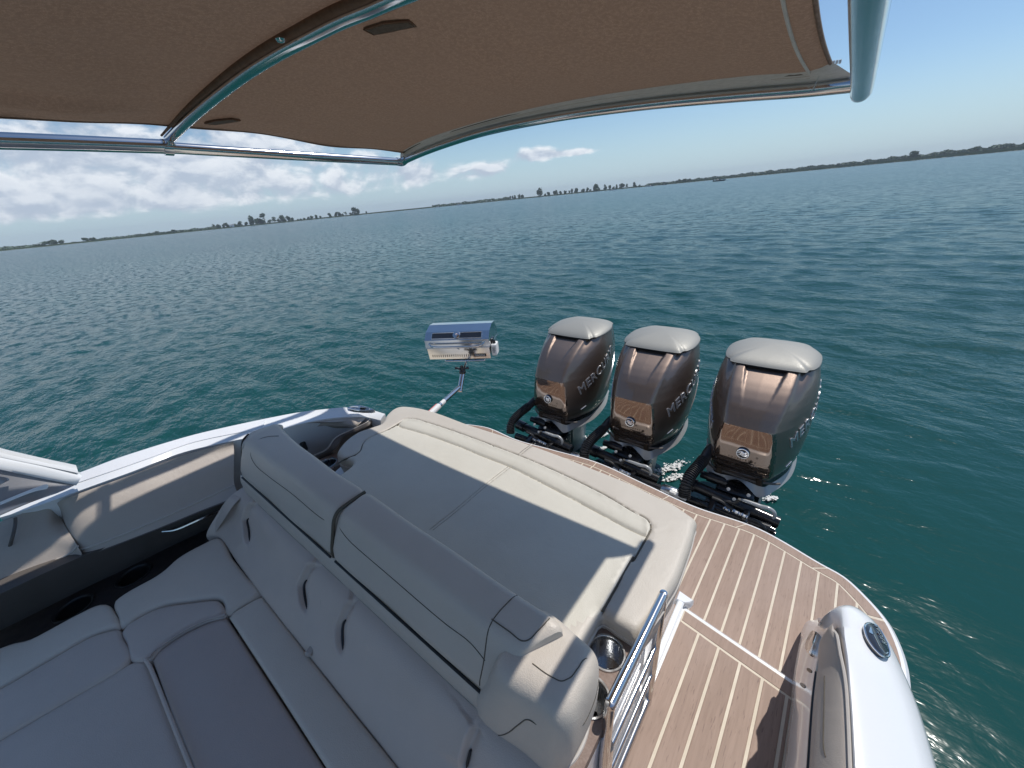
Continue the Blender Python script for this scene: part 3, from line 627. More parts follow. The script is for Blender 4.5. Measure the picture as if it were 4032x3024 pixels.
# white shed among the trees
def shed():
    x, y, h, w = (-674.0, 210.0, 1.96, 5.87)
    o = thing('shed', 'low white shed among the trees on the left shore', 'shed', (x, y, .9)); a = math.atan2(x, y)
    obj('wall', *box((x, y, 2.0), (w, 4, 2.2), -a, .05), 'white', o)
    M3 = np.array(Matrix.Rotation(-a, 3, 'Z')); V = np.array([(-w*.55, -2.4, 3.1), (w*.55, -2.4, 3.1), (w*.55, 2.4, 3.1), (-w*.55, 2.4, 3.1), (-w*.55, 0, 4.2), (w*.55, 0, 4.2)])@M3.T+np.array([x, y, 0])
    obj('roof', V, [(0, 1, 5, 4), (2, 3, 4, 5), (0, 4, 3), (1, 2, 5), (0, 3, 2, 1)], 'grey', o, smooth=False)
    d = np.array([-.6, -2.03, 1.9])@M3.T+np.array([x, y, 0]); obj('door', *box(d, (1.0, .06, 1.8), -a, .02), 'grey', o)
shed()
def far_boat(x, y, L, label, dark, heading):
    o = thing('distant_boat', label, 'boat', (x, y, 0), 'boats along the far shore')
    c, s = math.cos(heading), math.sin(heading); T = lambda u, v, z: (x+c*u-s*v, y+s*u+c*v, z)
    R = []
    for z, k, kw in ((-.12*L*.3, .94, .75), (.03*L, .98, .92), (.085*L, 1, 1)):
        R.append([T(L*(q-.5)*k, 0, z+.03*L*max(0, q-.5)) if False else T(L*(q-.5)*k, L*.16*kw*(1-max(0, (q-.45)/.55)**2.2)+.001, z+.05*L*max(0, q-.5)*(z > 0)) for q in np.linspace(0, 1, 9)])
    R2 = []
    for z, k, kw in ((.085*L, 1, 1), (.03*L, .98, .92), (-.12*L*.3, .94, .75)):
        R2.append([T(L*(q-.5)*k, -L*.16*kw*(1-max(0, (q-.45)/.55)**2.2)-.001, z+.05*L*max(0, q-.5)*(z > 0)) for q in np.linspace(0, 1, 9)])
    nrm(obj('hull', *cross(R+R2, 18), 'coal' if dark else 'white', o))
    nrm(obj('deck', *cross([[(p[0], p[1], p[2]+.012*L) for p in R[2]], [(p[0], p[1], p[2]+.012*L) for p in R2[0]], [(p[0], p[1], p[2]-.005*L) for p in R2[0]], [(p[0], p[1], p[2]-.005*L) for p in R[2]]], 18), 'white', o))
    obj('windscreen', *cross([[T(.02*L, .11*L, .09*L), T(.13*L, 0, .10*L), T(.02*L, -.11*L, .09*L)], [T(-.05*L, .10*L, .16*L), T(.04*L, 0, .17*L), T(-.05*L, -.10*L, .16*L)]], 9, loop=False), 'lens', o)
    obj('seat', *box(T(-.2*L, 0, .13*L), (L*.12, L*.2, L*.1), heading, .02), 'taupe', o)
    obj('outboard', *box(T(-.53*L, 0, .10*L), (L*.06, L*.07, L*.16), heading, .03), 'coal', o)
far_boat(*[-74.27, 321.53], 8.2, 'dark hulled motorboat, largest boat near the right shore', 1, -0.25)
far_boat(*[-222.77, 469.87], 9.0, 'small white boat moored below the tree row', 0, -0.2)
far_boat(*[-200.28, 522.96], 9.0, 'white boat right of the tree row, close to the reeds', 0, 2.9)
far_boat(*[-196.36, 566.96], 7, 'small dark skiff left of the largest boat, against the reeds', 1, -0.2)
far_boat(*[-429.04, 419.44], 12, 'white boat on the open middle shore, right of the other one', 0, -0.1)
far_boat(*[-464.76, 410.36], 9, 'tiny white boat on the open middle shore', 0, 2.9)

def haze():
    V = [(x, y, z) for z in (-3.0, 40.0) for x, y in ((-2600, -2600), (2600, -2600), (2600, 2600), (-2600, 2600))]
    o = obj('haze', V, [(0, 3, 2, 1), (4, 5, 6, 7), (0, 1, 5, 4), (1, 2, 6, 5), (2, 3, 7, 6), (3, 0, 4, 7)], None, smooth=False)
    m = bpy.data.materials.new('haze'); m.use_nodes = True; t = m.node_tree; t.nodes.remove(t.nodes['Principled BSDF'])
    v = N(t, 'ShaderNodeVolumePrincipled'); v.inputs['Color'].default_value = (.80, .90, 1, 1); v.inputs['Density'].default_value = HAZE
    t.links.new(v.outputs[0], t.nodes['Material Output'].inputs['Volume']); o.data.materials.append(m); tag(o, kind='stuff')
HAZE = 0.00028
haze()

# ------------------------------------------------------------------ the boat: shell, decks, coamings
boat = thing('motorboat', 'white motorboat stern with teak swim platform, gunwales and transom walkway', 'motorboat', (-0.95, 0.4, 0.0))
def D3(P, dx=0, dy=0, dz=0): return [(p[0]+dx, p[1]+dy, p[2]+dz) for p in P]
# swim platform outline: the edge seen on the near side, mirrored about the centreline
edge = [(-1.6778, 1.8685, 0.45), (-1.0852, 1.8559, 0.45), (-0.6022, 1.8336, 0.45), (-0.3329, 1.8034, 0.45), (-0.0247, 1.8162, 0.45), (0.2282, 1.7404, 0.45), (0.3152, 1.7142, 0.45), (0.3856, 1.6519, 0.45), (0.4484, 1.5701, 0.45), (0.4791, 1.486, 0.45), (0.4946, 1.4011, 0.45), (0.4971, 1.3043, 0.45)]
CX = -0.95
half = [p for p in edge if p[0] > CX+.05]
far = [(2*CX-p[0], p[1], p[2]) for p in half[::-1]]
mid = [(CX, 1.872, half[0][2])]
outl = cat_(far+mid+half, 120)
pp = np.vstack([[(outl[0][0], .35, .45)], outl, [(outl[-1][0], .35, .45)]])
plat = obj('swim_platform', *prism([tuple(p) for p in pp[::-1]], .13, .012), 'white', boat); nrm(plat)
def inset(P, d):
    T = np.gradient(P, axis=0); T /= np.linalg.norm(T, axis=1)[:, None]; Nn = np.stack([T[:, 1], -T[:, 0], 0*T[:, 0]], 1)
    return P+Nn*d
e1 = inset(outl, .024); e2 = inset(outl, .068); e3 = inset(outl, .074)
Zp = .45
def clip_plank(x0, x1, yb, curve, dxdy, top, th=.006, n=6):
    """one plank: long edges x0..x1 (at y = 1.2, leaning dxdy), from yb back to the curve"""
    cx, cy = curve[:, 0], curve[:, 1]
    def yend(x):
        o_ = np.argsort(cx); y = 1.7
        for _ in range(8): y = np.interp(x+dxdy*(y-1.2), cx[o_], cy[o_])
        return y
    if x1+dxdy*.3 > cx.max()-.004 or x0-.01 < cx.min(): return None
    T = []
    for u in np.linspace(0, 1, n):
        x = x0+(x1-x0)*u; ye = yend(x); T.append((x+dxdy*(ye-1.2), ye))
    if min(q[1] for q in T) < yb+.01: return None
    poly = [(x1+dxdy*(yb-1.2), yb), *[(a, b) for a, b in T[::-1]], (x0+dxdy*(yb-1.2), yb)]
    return prism([(a, b, top) for a, b in poly], th, .0012)
dxdy = .022; pitch = .0655
# caulk bed, then planks proud of it
cb = [p for p in e1]; bed = np.vstack([[(e1[0][0], .36, Zp+.0040)], [(p[0], p[1], Zp+.0040) for p in e1], [(e1[-1][0], .36, Zp+.0040)]])
obj('caulk_bed', *prism([tuple(p) for p in bed[::-1]], .0018), 'cream', plat)
x_ref = -.181
for k in range(-34, 12):
    a = x_ref+k*pitch; b = a+pitch
    pl = clip_plank(a+.0042, b-.0042, 1.0, e3, dxdy, Zp+.0052)
    if pl is not None: nrm(obj('plank', *pl, 'teak', plat))
# border planks round the edge, butted at joints
ej, ek = cat_(e1, 3000, smooth=False), cat_(e2, 3000, smooth=False)
s0 = 0
cuts = [0, 60, 150, 215, 300, 0+385, 452, 512, 556, 600]
for a, b in zip(cuts[:-1], cuts[1:]):
    A, B = ej[a*5+(2 if a else 0):b*5-2:6], ek[a*5+(2 if a else 0):b*5-2:6]
    P = np.vstack([A, B[::-1]]); P[:, 2] = Zp+.0052
    nrm(obj('border_plank', *prism([tuple(p) for p in P], .003, .001), 'teak', plat))
# raised walk-through deck beside the sun pad
Zd = .65
dk = [(-.186, -1.0), (-.186, 1.035), (-.16, 1.040), (.16, .989), (.185, .970), (.20, -1.0)]
deck = nrm(obj('walkway_deck', *prism([(x, y, Zd) for x, y in dk], .2, .010), 'white', boat))
bd = [(-.168, -.98), (-.168, 1.018), (.166, .966), (.172, -.98)]
nrm(obj('caulk_bed', *prism([(x, y, Zd+.0042) for x, y in bd], .0018), 'cream', deck))
stepc = np.array([(-.5, 1.034), (.5, .878)])
nrm(obj('border_plank', *prism([(-.164, 1.0155, Zd+.0055), (-.164, .976, Zd+.0055), (.162, .924, Zd+.0055), (.162, .9655, Zd+.0055)], .003, .001), 'teak', deck))
xs = [-.170, -.101, -.036, .029, .092, .156, .22]
for a, b in zip(xs[:-1], xs[1:]):
    cv = np.array([(x, .968-.157*(x+.164)) for x in np.linspace(-.4, .4, 9)]); a2, b2 = max(a+.004, -.164), min(b-.004, .168)
    pl = clip_plank(a2, b2, -.9, cv, .012, Zd+.0055, .003)
    if pl is not None: nrm(obj('plank', *pl, 'teak', deck))
# hull below the decks: sides, transom and bottom
hs = [(.56, -1.6), (.53, .2), (.50, 1.1), (.44, 1.45), (.30, 1.6), (-.3, 1.66), (-.95, 1.68), (-1.6, 1.66), (-2.1, 1.6), (-2.3, 1.35), (-2.36, .9), (-2.40, .2), (-2.40, -1.6)]
hl = [(x, y, .34) for x, y in hs]; hm = [(CX+(x-CX)*.97, y-.03*(y > 1), .12) for x, y in hs]; hb = [(CX+(x-CX)*.82, y-.12*(y > 1), -.35) for x, y in hs]
nrm(obj('hull', *cross([hl, hm, hb], 60, loop=False), 'white', boat))
obj('cockpit_sole', *prism([(-2.25, -1.6, .41), (.3, -1.6, .41), (.3, .62, .41), (-2.25, .62, .41)], .03), 'fawn', boat)
# starboard gunwale: outer edge, non-skid top, inner slope
G0p = [(0,1075),(90,1047),(171,1021),(250,991),(330,965),(415,940),(500,920),(575,904),(650,890),(700,884),(750,880),(795,884),(832,894)]
G0 = [(-2.3916, -0.3998, 1.165), (-2.3494, -0.2863, 1.168), (-2.3021, -0.1763, 1.175), (-2.2778, -0.06, 1.182), (-2.258, 0.0639, 1.178), (-2.2468, 0.207, 1.163), (-2.2016, 0.3573, 1.148), (-2.1622, 0.501, 1.128), (-2.1041, 0.6512, 1.108), (-2.0483, 0.7498, 1.092), (-1.9764, 0.8448, 1.077), (-1.8739, 0.9092, 1.062), (-1.759, 0.9401, 1.05)]
G1 = [(-2.2539, -0.4012, 1.16), (-2.224, -0.2928, 1.164), (-2.1938, -0.1908, 1.171), (-2.1475, -0.0761, 1.178), (-2.136, 0.0404, 1.174), (-2.1584, 0.1747, 1.158), (-2.1013, 0.3243, 1.143), (-2.0457, 0.4355, 1.123), (-2.0452, 0.5526, 1.103), (-2.0534, 0.659, 1.087), (-1.9932, 0.7799, 1.072), (-1.8807, 0.8798, 1.057), (-1.7514, 0.9162, 1.047)]
G2 = [(-2.2363, -0.4054, 1.15), (-2.1981, -0.3343, 1.154), (-2.1613, -0.2615, 1.162), (-2.1277, -0.1634, 1.17), (-2.11, -0.0363, 1.167), (-2.1285, 0.1347, 1.15), (-2.0625, 0.3146, 1.133), (-2.0198, 0.4415, 1.112), (-2.0184, 0.5819, 1.09), (-1.9892, 0.6877, 1.074), (-1.9273, 0.7838, 1.06), (-1.8357, 0.8656, 1.045), (-1.7461, 0.8975, 1.035)]
Gb = D3(G0, -.03, .01, -.10); Gc = D3(G0, -.02, .0, -.55); Gi = D3(G2, -.03, 0, -.12)
gun = nrm(obj('gunwale', *cross([Gc, Gb, G0, G1, G2, Gi], 60), 'white', boat, ang=30))
# non-skid strip on the gunwale top
ns0 = [tuple(np.array(a)*.86+np.array(b)*.14) for a, b in zip(G0, G1)][:8]; ns1 = [tuple(np.array(a)*.1+np.array(b)*.9) for a, b in zip(G0, G1)][:8]
nrm(obj('nonskid_strip', *cross([D3(ns0, 0, 0, .004), D3(ns1, 0, 0, .004), D3(ns1, 0, 0, -.002), D3(ns0, 0, 0, -.002)], 40), 'nonskid', gun))
# hull topside below the gunwale
nrm(obj('topside', *cross([D3(G0, -.028, 0, -.09), D3(G0, .0, 0, -.5), D3(G0, .16, 0, -1.25)], 40, loop=False), 'white', boat))
# tan coaming behind the backrest, with its pocket, and the padded rim that closes it
T0 = [(-2.081, 0.4344, 1.11), (-2.057, 0.519, 1.098), (-2.0441, 0.5936, 1.084), (-2.0486, 0.6505, 1.07), (-1.9908, 0.7469, 1.055), (-1.8374, 0.8701, 1.04)]
T1 = [(-2.0669, 0.443, 1.1), (-2.0244, 0.511, 1.087), (-2.0519, 0.6023, 1.07), (-2.0297, 0.6357, 1.052), (-1.9617, 0.7262, 1.038), (-1.8374, 0.8022, 1.02)]
T2 = [(-2.0861, 0.4506, 1.05), (-2.0983, 0.5223, 1.03), (-2.1389, 0.6031, 1.0), (-2.1225, 0.6562, 0.98), (-2.0123, 0.7319, 0.97), (-1.929, 0.8253, 0.97)]
T3 = [(-2.1439, 0.4874, 0.9), (-2.1143, 0.514, 0.87), (-2.0606, 0.559, 0.85), (-2.0573, 0.6147, 0.85), (-2.0626, 0.6877, 0.85), (-2.0335, 0.7494, 0.9)]
cp = nrm(obj('coaming_panel', *skin([D3(T0, -.02, .01, -.01), T0, T1, T2, T3, D3(T3, 0, 0, -.05)], 30, 4), 'stone', boat, ang=60))
nrm(obj('trim_pad', *skin([D3(T0, 0, 0, .004), [(-2.0359, 0.6001, 1.078), (-1.9911, 0.6718, 1.065), (-1.9125, 0.7566, 1.05), (-1.8335, 0.8662, 1.035)], D3(T1[2:], 0, 0, .008), D3(T1[2:], 0, 0, -.01)], 30, 3), 'taupe', cp, ang=60))
rm0 = [(-1.8279, 0.8902, 1.03), (-1.8032, 0.8513, 1.03), (-1.839, 0.8003, 1.01), (-1.8787, 0.6931, 0.99), (-1.8688, 0.6323, 0.96), (-1.9261, 0.5766, 0.93), (-1.9787, 0.5425, 0.9)]
rm1 = [(-1.8066, 0.8823, 1.02), (-1.7823, 0.8454, 1.02), (-1.8225, 0.7985, 1.0), (-1.8635, 0.7266, 0.98), (-1.8459, 0.6578, 0.95), (-1.8979, 0.5893, 0.92), (-1.9562, 0.5534, 0.89)]
rm2 = [(-1.8803, 0.9164, 0.95), (-1.9055, 0.9119, 0.93), (-1.9425, 0.8748, 0.91), (-2.0012, 0.7914, 0.89), (-2.0213, 0.7444, 0.85), (-2.0397, 0.7193, 0.81), (-2.0965, 0.6441, 0.78)]
rim = nrm(obj('padded_rim', *skin([rm0, rm1, rm2, D3(rm2, .01, -.01, -.04), D3(rm0, -.01, .02, -.12)], 30, 3, loop=True), 'dusk', boat, ang=60))
obj('piping', *tube(D3(rm0, 0, 0, .002), .0035, 6), 'piping', rim)
# low tray with a cup holder in that corner
tr_ = [(-1.8822, 0.5716, 0.92), (-1.8711, 0.6622, 0.92), (-1.7418, 0.6679, 0.92), (-1.7444, 0.579, 0.92), (-1.7632, 0.5503, 0.92)]
cc = (-1.81, 0.5916, 0.92)
tray = obj('corner_tray', *holed(tr_, [(cc[0], cc[1], .043)], .03), 'fawn', boat)
def cup_holder(c, r, parent, d=.085, m='steel2'):
    x, y, z = c
    cu = obj('cup_holder', *lathe([(r*.30, z-d), (r*.88, z-d+.001), (r*.90, z-d+.006), (r*.93, z-.01), (r*.95, z), (r*1.02, z+.004), (r*1.12, z+.004), (r*1.15, z+.001), (r*1.15, z-.006), (r*1.0, z-.008), (r*.93, z-d-.003)], (x, y, 0), 36), m, parent, ang=50)
    obj('cup_floor', *lathe([(r*.9, z-d+.004), (r*.16, z-d+.005), (r*.15, z-d+.002)], (x, y, 0), 24), 'steel2', cu)
    obj('drain', *lathe([(r*.13, z-d+.006), (r*.07, z-d+.007), (.003, z-d+.006)], (x+.01, y+.008, 0), 12), 'coal', cu)
    return cu
cup_holder((cc[0], cc[1], cc[2]), .042, tray)
cl0 = [(-2.117, 0.5769, 0.95), (-2.1174, 0.5973, 0.95), (-2.1011, 0.6208, 0.95), (-2.0384, 0.5991, 0.95), (-2.0087, 0.5678, 0.95)]
nrm(obj('pull_latch', *join(prism(D3(cl0, 0, 0, .02), .05, .006)), 'coal', boat))
# pop-up cleat on the gunwale
cq = [(-1.9239, 0.8202, 1.095), (-1.9188, 0.8394, 1.095), (-1.8852, 0.8686, 1.09), (-1.8113, 0.8908, 1.09), (-1.783, 0.8997, 1.085), (-1.7943, 0.8842, 1.085), (-1.8291, 0.8566, 1.09), (-1.8744, 0.8299, 1.095)]
cleat = nrm(obj('pop_up_cleat', *prism(D3(cq, 0, 0, .008), .02, .003), 'steel', boat, ang=60))
c0 = np.mean(np.array(cq), 0); dxy = np.array(cq[3])-np.array(cq[1]); dxy /= np.linalg.norm(dxy)
obj('cleat_horn', *tube([c0-dxy*.06+[0, 0, .012], c0-dxy*.02+[0, 0, .017], c0+dxy*.05+[0, 0, .013]], [.004, .009, .004], 8), 'steel', cleat)
obj('cleat_recess', *lathe([(.018, c0[2]+.0085), (.002, c0[2]+.009)], (c0[0]+dxy[0]*.015, c0[1]+dxy[1]*.015, 0), 14), 'coal', cleat)
# windscreen base wing standing on the gunwale at the left
w_top = [(-2.16, -0.371, 1.5232), (-2.14, -0.3283, 1.4666), (-2.13, -0.2892, 1.4153), (-2.12, -0.2238, 1.3353), (-2.115, -0.1609, 1.2611)]
w_lip = [(-2.15, -0.3769, 1.5085), (-2.13, -0.3339, 1.453), (-2.12, -0.2944, 1.4032), (-2.11, -0.228, 1.3264), (-2.105, -0.165, 1.2502)]
w_a = [(-2.15, -0.3776, 1.507), (-2.13, -0.3346, 1.4515), (-2.12, -0.2951, 1.4016), (-2.11, -0.229, 1.3239), (-2.1, -0.1624, 1.2327)]
w_b = [(-2.13, -0.3926, 1.4709), (-2.11, -0.3491, 1.4172), (-2.1, -0.3097, 1.3678), (-2.095, -0.2455, 1.2866), (-2.09, -0.1855, 1.213)]
w_c = [(-2.09, -0.4445, 1.3496), (-2.08, -0.3932, 1.3152), (-2.07, -0.344, 1.2886), (-2.07, -0.2913, 1.2612), (-2.085, -0.1933, 1.2165)]
w_d = [(-2.05, -0.4984, 1.2239), (-2.045, -0.4306, 1.2279), (-2.04, -0.3672, 1.2352), (-2.05, -0.3035, 1.2336), (-2.07, -0.2481, 1.2221)]
wing = nrm(obj('windscreen_base', *skin([D3(w_a, -.05, 0, 0), w_a, w_b, D3(w_b, -.06, 0, -.01)], 30, 4), 'white', boat, ang=60))
nrm(obj('outer_rim', *skin([w_top, w_lip, D3(w_lip, -.05, 0, -.01), D3(w_top, -.05, 0, 0)], 30, 2), 'white', wing, ang=40))
nrm(obj('inner_panel', *skin([D3(w_b, -.012, 0, 0), w_c, w_d, D3(w_d, -.06, 0, 0), D3(w_b, -.07, 0, 0)], 30, 4), 'grey', wing, ang=60))
nrm(obj('chrome_strip', *skin([[(-2.055, -0.3497, 1.2754), (-2.055, -0.3082, 1.2769), (-2.055, -0.2657, 1.2764), (-2.055, -0.2392, 1.2728), (-2.055, -0.2396, 1.2642)], [(-2.048, -0.3533, 1.2671), (-2.048, -0.3119, 1.2684), (-2.048, -0.2701, 1.2666), (-2.048, -0.248, 1.2598), (-2.048, -0.2432, 1.2605)], [(-2.07, -0.3571, 1.2587), (-2.07, -0.3153, 1.26), (-2.07, -0.273, 1.2582), (-2.07, -0.2506, 1.2514), (-2.07, -0.2458, 1.252)]], 20, 2, loop=True), 'white', wing))
nrm(obj('side_vent', *skin([[(-2.062, -0.3617, 1.3948), (-2.062, -0.3143, 1.3569), (-2.062, -0.3061, 1.348), (-2.062, -0.3019, 1.3405), (-2.062, -0.303, 1.3334)], [(-2.052, -0.3849, 1.3415), (-2.052, -0.3237, 1.3352), (-2.052, -0.3113, 1.3361), (-2.052, -0.3044, 1.3364), (-2.052, -0.3015, 1.3369)], [(-2.08, -0.3902, 1.3319), (-2.08, -0.3281, 1.3254), (-2.08, -0.3155, 1.3263), (-2.08, -0.3086, 1.3266), (-2.08, -0.3056, 1.3271)]], 20, 2, loop=True), 'grey', wing))
# dark storage side below the side bolsters, its ledge with two cup holders and a grab handle
sp0 = [(-2.0, -0.6011, 0.9949), (-2.0, -0.4747, 0.9878), (-2.0, -0.2646, 0.9734), (-1.97, -0.0481, 0.9461), (-1.95, 0.2281, 0.9179)]
sp1 = [(-2.07, -0.6731, 0.8375), (-2.07, -0.5491, 0.818), (-2.06, -0.2832, 0.8047), (-2.05, -0.1118, 0.7846), (-2.03, 0.0676, 0.7634)]
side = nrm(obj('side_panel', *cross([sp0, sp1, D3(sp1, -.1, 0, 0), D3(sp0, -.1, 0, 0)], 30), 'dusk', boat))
obj('grab_handle', *tube([(-1.985, -0.0562, 0.9179), (-1.97, -0.0214, 0.905), (-1.962, 0.0417, 0.9001), (-1.965, 0.1159, 0.8916), (-1.98, 0.1705, 0.8721)], [.004, .007, .008, .006, .003], 8), 'steel', side)
lg = [(-2.2, -0.95, -1.25), (-2.2, 0.09, -1.25), (-1.6, 0.09, -1.25), (-1.6, -0.95, -1.25)]
lq = [(-1.9791, -0.1962, 0.8), (-1.9869, -0.3726, 0.8)]
ledge = obj('side_ledge', *holed([(x, y, EYE+z) for x, y, z in lg], [(q[0], q[1], .053) for q in lq], .03), 'ledge_dark', boat)
for q in lq: cup_holder((q[0], q[1], q[2]), .052, ledge, .06, 'coal')
# moulded box beside the walkway: pad support wall and the fawn cup-holder ledge
nrm(obj('support_wall', *prism([(-.335, .30, .93), (-.335, .62, .93), (-.200, .645, .93), (-.200, 1.00, .93), (-.235, 1.05, .93), (-.33, 1.07, .93), (-1.6, 1.05, .93), (-1.75, .7, .93), (-1.6, .30, .93)], .475, .01), 'white', boat))
ld = [(-.335, .30), (-.187, .30), (-.187, .605), (-.262, .640), (-.335, .605)]
fq = [(-0.2491, 0.5499, 0.99), (-0.2377, 0.4401, 0.99)]
fled = obj('cup_ledge', *holed([(x, y, EYE-1.06) for x, y in ld], [(q[0], q[1], .042) for q in fq], .03), 'fawn', boat)
for q in fq: cup_holder((q[0], q[1], q[2]), .041, fled)
nrm(obj('ledge_wall', *prism([(-.200, .28, .955), (-.200, .66, .955), (-.188, .66, .955), (-.188, .28, .955)], .5, .002), 'white', boat))
# white channel between the wall and the walkway deck
nrm(obj('hinge_channel', *prism([(-.196, .25, .675), (-.196, 1.03, .675), (-.174, 1.03, .675), (-.174, .25, .675)], .03, .004), 'white', boat))
nrm(obj('step_lip', *prism([(-.205, 1.03, .672), (-.205, 1.075, .672), (-.15, 1.065, .672), (-.155, 1.045, .672), (-.172, 1.03, .672)], .03, .006), 'white', boat))
# printed notices on the support wall
for i, (y0, z0, w, h) in enumerate(((.80, .86, .10, .06), (.95, .86, .10, .06))):
    nrm(obj('notice_sticker', *box((-.1985, y0, z0), (.003, w, h), 0, .001), 'label_white', boat))
# near-side bulwark (right of the walkway): liner, padded panel, white crest, badge
B0 = [(0.2478, 1.4316, 0.455), (0.2392, 1.4134, 0.455), (0.214, 1.3911, 0.455), (0.2006, 1.3448, 0.455), (0.1937, 1.2392, 0.5), (0.1722, 0.9752, 0.64), (0.175, 0.9099, 0.655), (0.1743, 0.8419, 0.655), (0.176, 0.709, 0.655)]
B1 = [(0.1979, 1.1365, 0.75), (0.1851, 1.0523, 0.83), (0.1735, 0.9633, 0.91), (0.1716, 0.9252, 0.92), (0.1712, 0.8875, 0.92), (0.17, 0.8131, 0.92), (0.1704, 0.7581, 0.92), (0.1705, 0.7037, 0.92), (0.1719, 0.5963, 0.92)]
B2 = [(0.1675, 0.9719, 0.95), (0.1647, 0.9514, 0.99), (0.1713, 0.9578, 1.01), (0.1845, 0.9274, 1.02), (0.1917, 0.8953, 1.02), (0.1989, 0.829, 1.03), (0.2067, 0.7581, 1.03), (0.2116, 0.6936, 1.03), (0.2173, 0.5849, 1.03)]
B3 = [(0.1804, 0.9907, 0.99), (0.1853, 0.9706, 1.03), (0.1935, 0.9624, 1.05), (0.1942, 0.9219, 1.06), (0.1957, 0.865, 1.065), (0.202, 0.8044, 1.07), (0.2079, 0.7352, 1.07), (0.2125, 0.6732, 1.07), (0.2188, 0.5694, 1.07)]
B4 = [(0.226, 1.0651, 0.95), (0.2294, 1.0386, 0.98), (0.2375, 1.0202, 1.0), (0.262, 0.9973, 1.01), (0.284, 0.9617, 1.01), (0.301, 0.912, 1.01), (0.3204, 0.8422, 1.01), (0.3322, 0.7772, 1.01), (0.3452, 0.6892, 1.01)]
def fwd(P, y1=-1.0):   # carry a rail on forward past the frame
    a, b = np.array(P[-2]), np.array(P[-1]); d = (b-a)/max(1e-6, a[1]-b[1]); d[2] = 0
    return P+[tuple(b+d*(b[1]-y)) for y in (b[1]-.25, b[1]-.7, y1)]
B0, B1, B2, B3, B4 = [fwd(P) for P in (B0, B1, B2, B3, B4)]
B5 = D3(B4, .035, -.005, -.11); B6 = D3(B4, .055, -.01, -.55)
bul = nrm(obj('bulwark', *skin([D3(B0, .03, 0, 0), B0, B1, B2, B3, B4, B5, B6], 150, 4, smc=True), 'white', boat, ang=60))
nrm(obj('hull_side', *cross([D3(B4, .052, -.01, -.40), D3(B4, .115, -.02, -.62), D3(B4, .08, 0, -1.3)], 40, loop=False), 'white', boat))
# padded panel
P0 = [(0.1849, 0.9278, 0.99), (0.1696, 0.887, 1.02), (0.1634, 0.8776, 1.0), (0.1665, 0.8721, 0.965), (0.1674, 0.8142, 0.96), (0.1659, 0.7563, 0.96), (0.1667, 0.68, 0.96), (0.1686, 0.6006, 0.96), (0.1691, 0.572, 0.96)]
P1 = [(0.178, 0.8928, 1.03), (0.1798, 0.8736, 1.05), (0.1828, 0.8572, 1.06), (0.1905, 0.8119, 1.06), (0.1981, 0.773, 1.06), (0.2027, 0.7374, 1.06), (0.2079, 0.6594, 1.06), (0.2115, 0.5891, 1.06), (0.2129, 0.564, 1.06)]
P0, P1 = fwd(P0), fwd(P1)
PM = [tuple(np.array(a)*.5+np.array(b)*.5+np.array((-.002, 0, .024))) for a, b in zip(P0, P1)]
pad = nrm(obj('coaming_pad', *skin([D3(P0, .02, 0, -.03), P0, PM, P1, D3(P1, .01, 0, -.03)], 120, 4), 'taupe', boat, ang=70))
obj('piping', *tube(D3(P1, -.001, 0, .004), .0032, 6, 120), 'piping', pad)
obj('piping', *tube([(0.1901, 0.882, 1.015), (0.1819, 0.8767, 1.015), (0.1725, 0.8686, 0.99), (0.169, 0.8419, 0.975), (0.1665, 0.8089, 0.972)], .0035, 6, 30), 'ivory', pad)
obj('zip', *tube([tuple(np.array(p)+(0, 0, .002)) for p in P0[4:]], .004, 6, 90), 'coal', pad)
def on_pad(a, t): return None
sl = [(0.1647, 0.7773, 1.015), (0.1726, 0.7555, 1.015), (0.1777, 0.7329, 1.015), (0.1829, 0.6872, 1.015), (0.1867, 0.627, 1.015), (0.1953, 0.6105, 1.015), (0.2058, 0.6002, 1.015)]
bvh = BVHTree.FromPolygons([tuple(Vector(v.co)+Vector(boat.location)) for v in pad.data.vertices], [tuple(p.vertices) for p in pad.data.polygons])
def snap(P, up=.001):   # drop points along the line of sight onto the pad so the seam lies in its surface
    out = []
    for p in P:
        q = bvh.find_nearest(Vector(p)); out.append(tuple(q[0]+q[1]*up) if q[0] is not None else p)
    return out
obj('seam', *tube(snap(cat_(sl, 30), .0003), .0011, 6, smooth=False), 'seam', pad)
# chrome latch, screw holes and badge on the bulwark
lt = [(0.1725, 1.0036, 0.86), (0.1787, 0.9921, 0.88), (0.1782, 0.9607, 0.88), (0.1772, 0.9456, 0.86), (0.1762, 0.9513, 0.83), (0.168, 0.9669, 0.83)]
bv2 = BVHTree.FromPolygons([tuple(Vector(v.co)+Vector(boat.location)) for v in bul.data.vertices], [tuple(p.vertices) for p in bul.data.polygons])
def cast(p):   # first hit of the bulwark from the walkway side/above
    d = (Vector(p)-Vector((0, 0, EYE))).normalized(); h = bv2.ray_cast(Vector((0, 0, EYE)), d); return h
def patch(P, up, th, name, m, parent, bev=0):
    T, Bm = [], []
    for p in P:
        h = cast(p)
        if h[0] is None: T.append(Vector(p)); Bm.append(Vector(p)); continue
        n = h[1] if h[1].dot(Vector(p)-Vector((0, 0, EYE))) < 0 else -h[1]
        T.append(h[0]+n*up); Bm.append(h[0]-n*th)
    n = len(T); c = sum(T, Vector())/n; tin = [t.lerp(c, .12)+(t-b).normalized()*bev for t, b in zip(T, Bm)]
    V = [tuple(v) for v in Bm+T+tin]; F = grid_faces(3, n, False, True)+[tuple(range(2*n, 3*n))]
    return nrm(obj(name, V, F, m, parent, ang=50))
latch = patch(cat_(lt, 18, closed=True), .008, .004, 'latch', 'steel', bul, .004)
